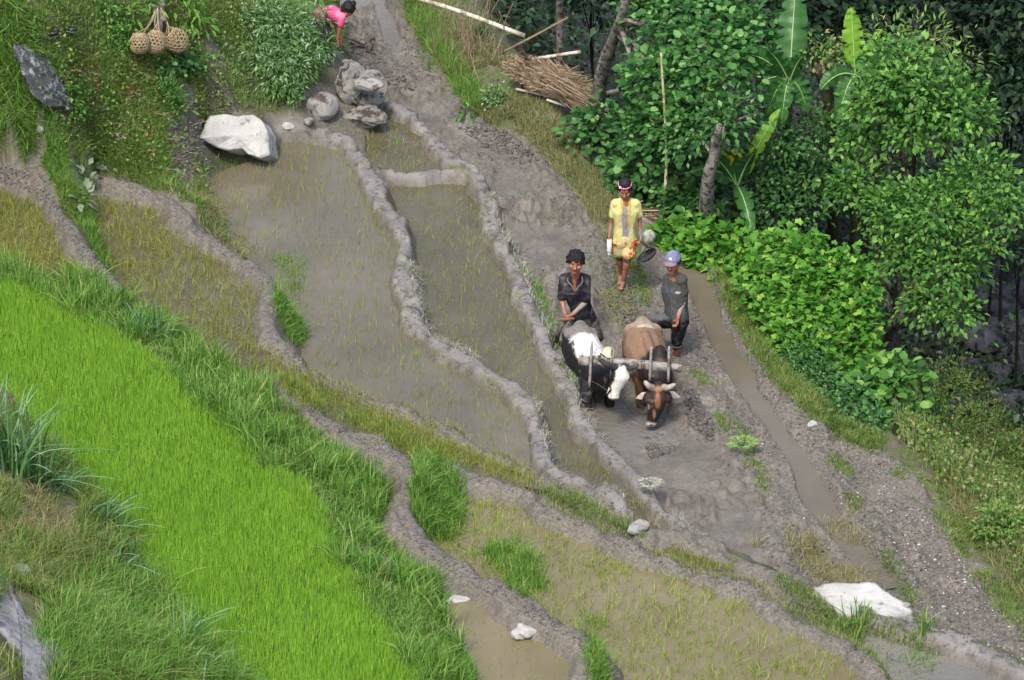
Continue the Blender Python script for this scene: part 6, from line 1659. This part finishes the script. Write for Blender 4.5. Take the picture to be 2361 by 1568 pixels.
s0 = sh + [-.13, -.02, -.10]
P += limb(s0, at(1352, 925, .20), .11, .075) + limb(at(1352, 925, .20), at(1358, 965, -.15), .072, .045)
s0 = sh + [.12, -.02, -.10]
P += limb(s0, s0 + [.02, -.06, -.30], .10, .06) + limb(s0 + [.02, -.06, -.30], s0 + [.02, .0, -.64], .058, .04)
for sgn in (-1, 1):
    h0_ = ru + [.12 * sgn, .06, -.08]
    P += limb(h0_, h0_ + [.02 * sgn, -.10, -.30], .12, .07) + limb(h0_ + [.02 * sgn, -.10, -.30], h0_ + [0.02 * sgn, .10, -.62], .06, .04)
P += [('c', ru + [-.02, .22, .10], ru + [-.03, .28, -.30], .026, .018)]
BK, WH, CR = (30, 28, 28), (222, 218, 210), (206, 196, 162)
sp = [(md + [.10, -.06, .20], (.27, .46, .27), WH), (sh + [.10, .12, .18], (.20, .26, .2), WH), (ru + [.02, .04, .18], (.30, .26, .16), (126, 120, 112)), (hp_ + [.03, 0, .02], (.16, .20, .16), CR), (nk0 + [0, -.12, -.02], (.22, .15, .3), BK),
      (fo, .24, BK), (at(1355, 935, .12), (.12, .12, .12), (96, 84, 72)), (eLr, .10, (208, 196, 176)), (eRr, .08, (132, 122, 112)), (pl + [0, 0, 0], (.075, .12, .08), WH), (fo + [.01, -.06, 0], (.092, .20, .16), WH), (no + [0, -.05, .02], (.072, .15, .15), WH), ((no + mz) / 2 + [0, -.05, .02], (.066, .12, .08), WH),
      (mz + [0, -.04, -.035], (.07, .06, .036), (120, 106, 100)), (mz + [0, .05, -.04], .06, (60, 54, 50)), (fo - side * .09 + [0, -.02, 0], .018, (16, 14, 14)), (fo + side * .09 + [0, -.02, 0], .018, (16, 14, 14))]
blob("body", P, M_coat, root, .010, 12, paint(BK, sp, .25, .022))
horn(root, [pl - side * .05 + [0, 0, .02], at(1402, 842, .92), at(1388, 833, .98), at(1378, 827, 1.02)], .040, M_hornd)
horn(root, [pl + side * .05 + [0, 0, .02], at(1460, 848, .90), at(1473, 839, .96)], .030, M_hornd)
b = MB(); b.tube(smooth_line([at(1357, 875, .52) , at(1385, 890, .52), at(1404, 905, .54), mz + [-.04, -.02, .02]], 5), .006, 5); b.tube(smooth_line([fo + [-.09, 0, .02], no + [-.06, -.03, .02], mz + [-.03, -.05, .03]], 5), .005, 5)
b.build("halter_rope", ropemat, root)

# yoke
y0, y1 = at(1334, 831, .86), at(1572, 849, .84)
yc = (y0 + y1) / 2; d = unit(y1 - y0)
root = thing("yoke", "long weathered wooden yoke lying across the necks of both oxen", "yoke", yc)
X = np.array([d, unit(np.cross([0, 0, 1.0], d)), np.cross(d, unit(np.cross([0, 0, 1.0], d)))])
bm = bmesh.new(); bmesh.ops.create_cube(bm, size=1)
bmesh.ops.scale(bm, vec=(np.linalg.norm(y1 - y0), 0.07, .092), verts=bm.verts)
bmesh.ops.bevel(bm, geom=bm.edges[:], offset=.004, segments=1, affect='EDGES')
bmesh.ops.bisect_plane
for i in range(1): bmesh.ops.subdivide_edges(bm, edges=[e for e in bm.edges if e.calc_length() > .3], cuts=14)
V = np.array([v.co[:] for v in bm.verts]); bmesh.ops.triangulate(bm, faces=bm.faces[:]); F = np.array([[v.index for v in f.verts] for f in bm.faces]); bm.free()
V[:, 2] += .010 * np.sin(V[:, 0] * 4.2 + 1) + .003 * rng.normal(size=len(V)); V[:, 2] *= 1 - .10 * (np.abs(V[:, 0]) > .5)
mesh_np("beam", V @ X + yc, F, greywood, root)
for (a_, b_, rr) in (((1365, 789, 1.04), (1359, 893, .44), .017), ((1411, 800, .98), (1408, 872, .56), .012), ((1502, 800, .98), (1498, 878, .50), .017), ((1543, 798, .98), (1541, 880, .48), .017)):
    pa, pb_ = at(*a_), at(*b_)
    sh_ = yc[1] + (pa[0] - yc[0]) * d[1] / d[0] - .048          # stand the pin on the front face of the beam
    pa, pb_ = aty(a_[0], a_[1], sh_), aty(b_[0], b_[1], sh_ - .02)
    b = MB(); P_ = np.linspace(pa, pb_, 9); b.tube(P_, np.r_[rr * .5, np.full(7, rr), rr * .8], 8); b.build("pin", greywood, root, smooth=True)
def wrap(p, r, n, wd):
    b = MB(); th = np.linspace(0, n * 2 * np.pi, n * 14); b.tube(p + np.stack([np.linspace(-wd, wd, len(th)), np.cos(th) * r * .9, np.sin(th) * r], -1), .006, 5); return b
for f in (.47, .625, .88, .30, .12):
    wrap(y0 + (y1 - y0) * f, .057, 3, .03).build("rope_lashing", ropemat, root)
b = MB(); b.tube(smooth_line([at(1384, 815, .90), at(1400, 826, .86), at(1416, 834, .84), at(1420, 826, .88)], 5), .009, 6); b.tube(smooth_line([at(1495, 850, .74), at(1492, 870, .60), at(1500, 880, .50)], 5), .006, 5)
b.build("neck_rope", ropemat, root)
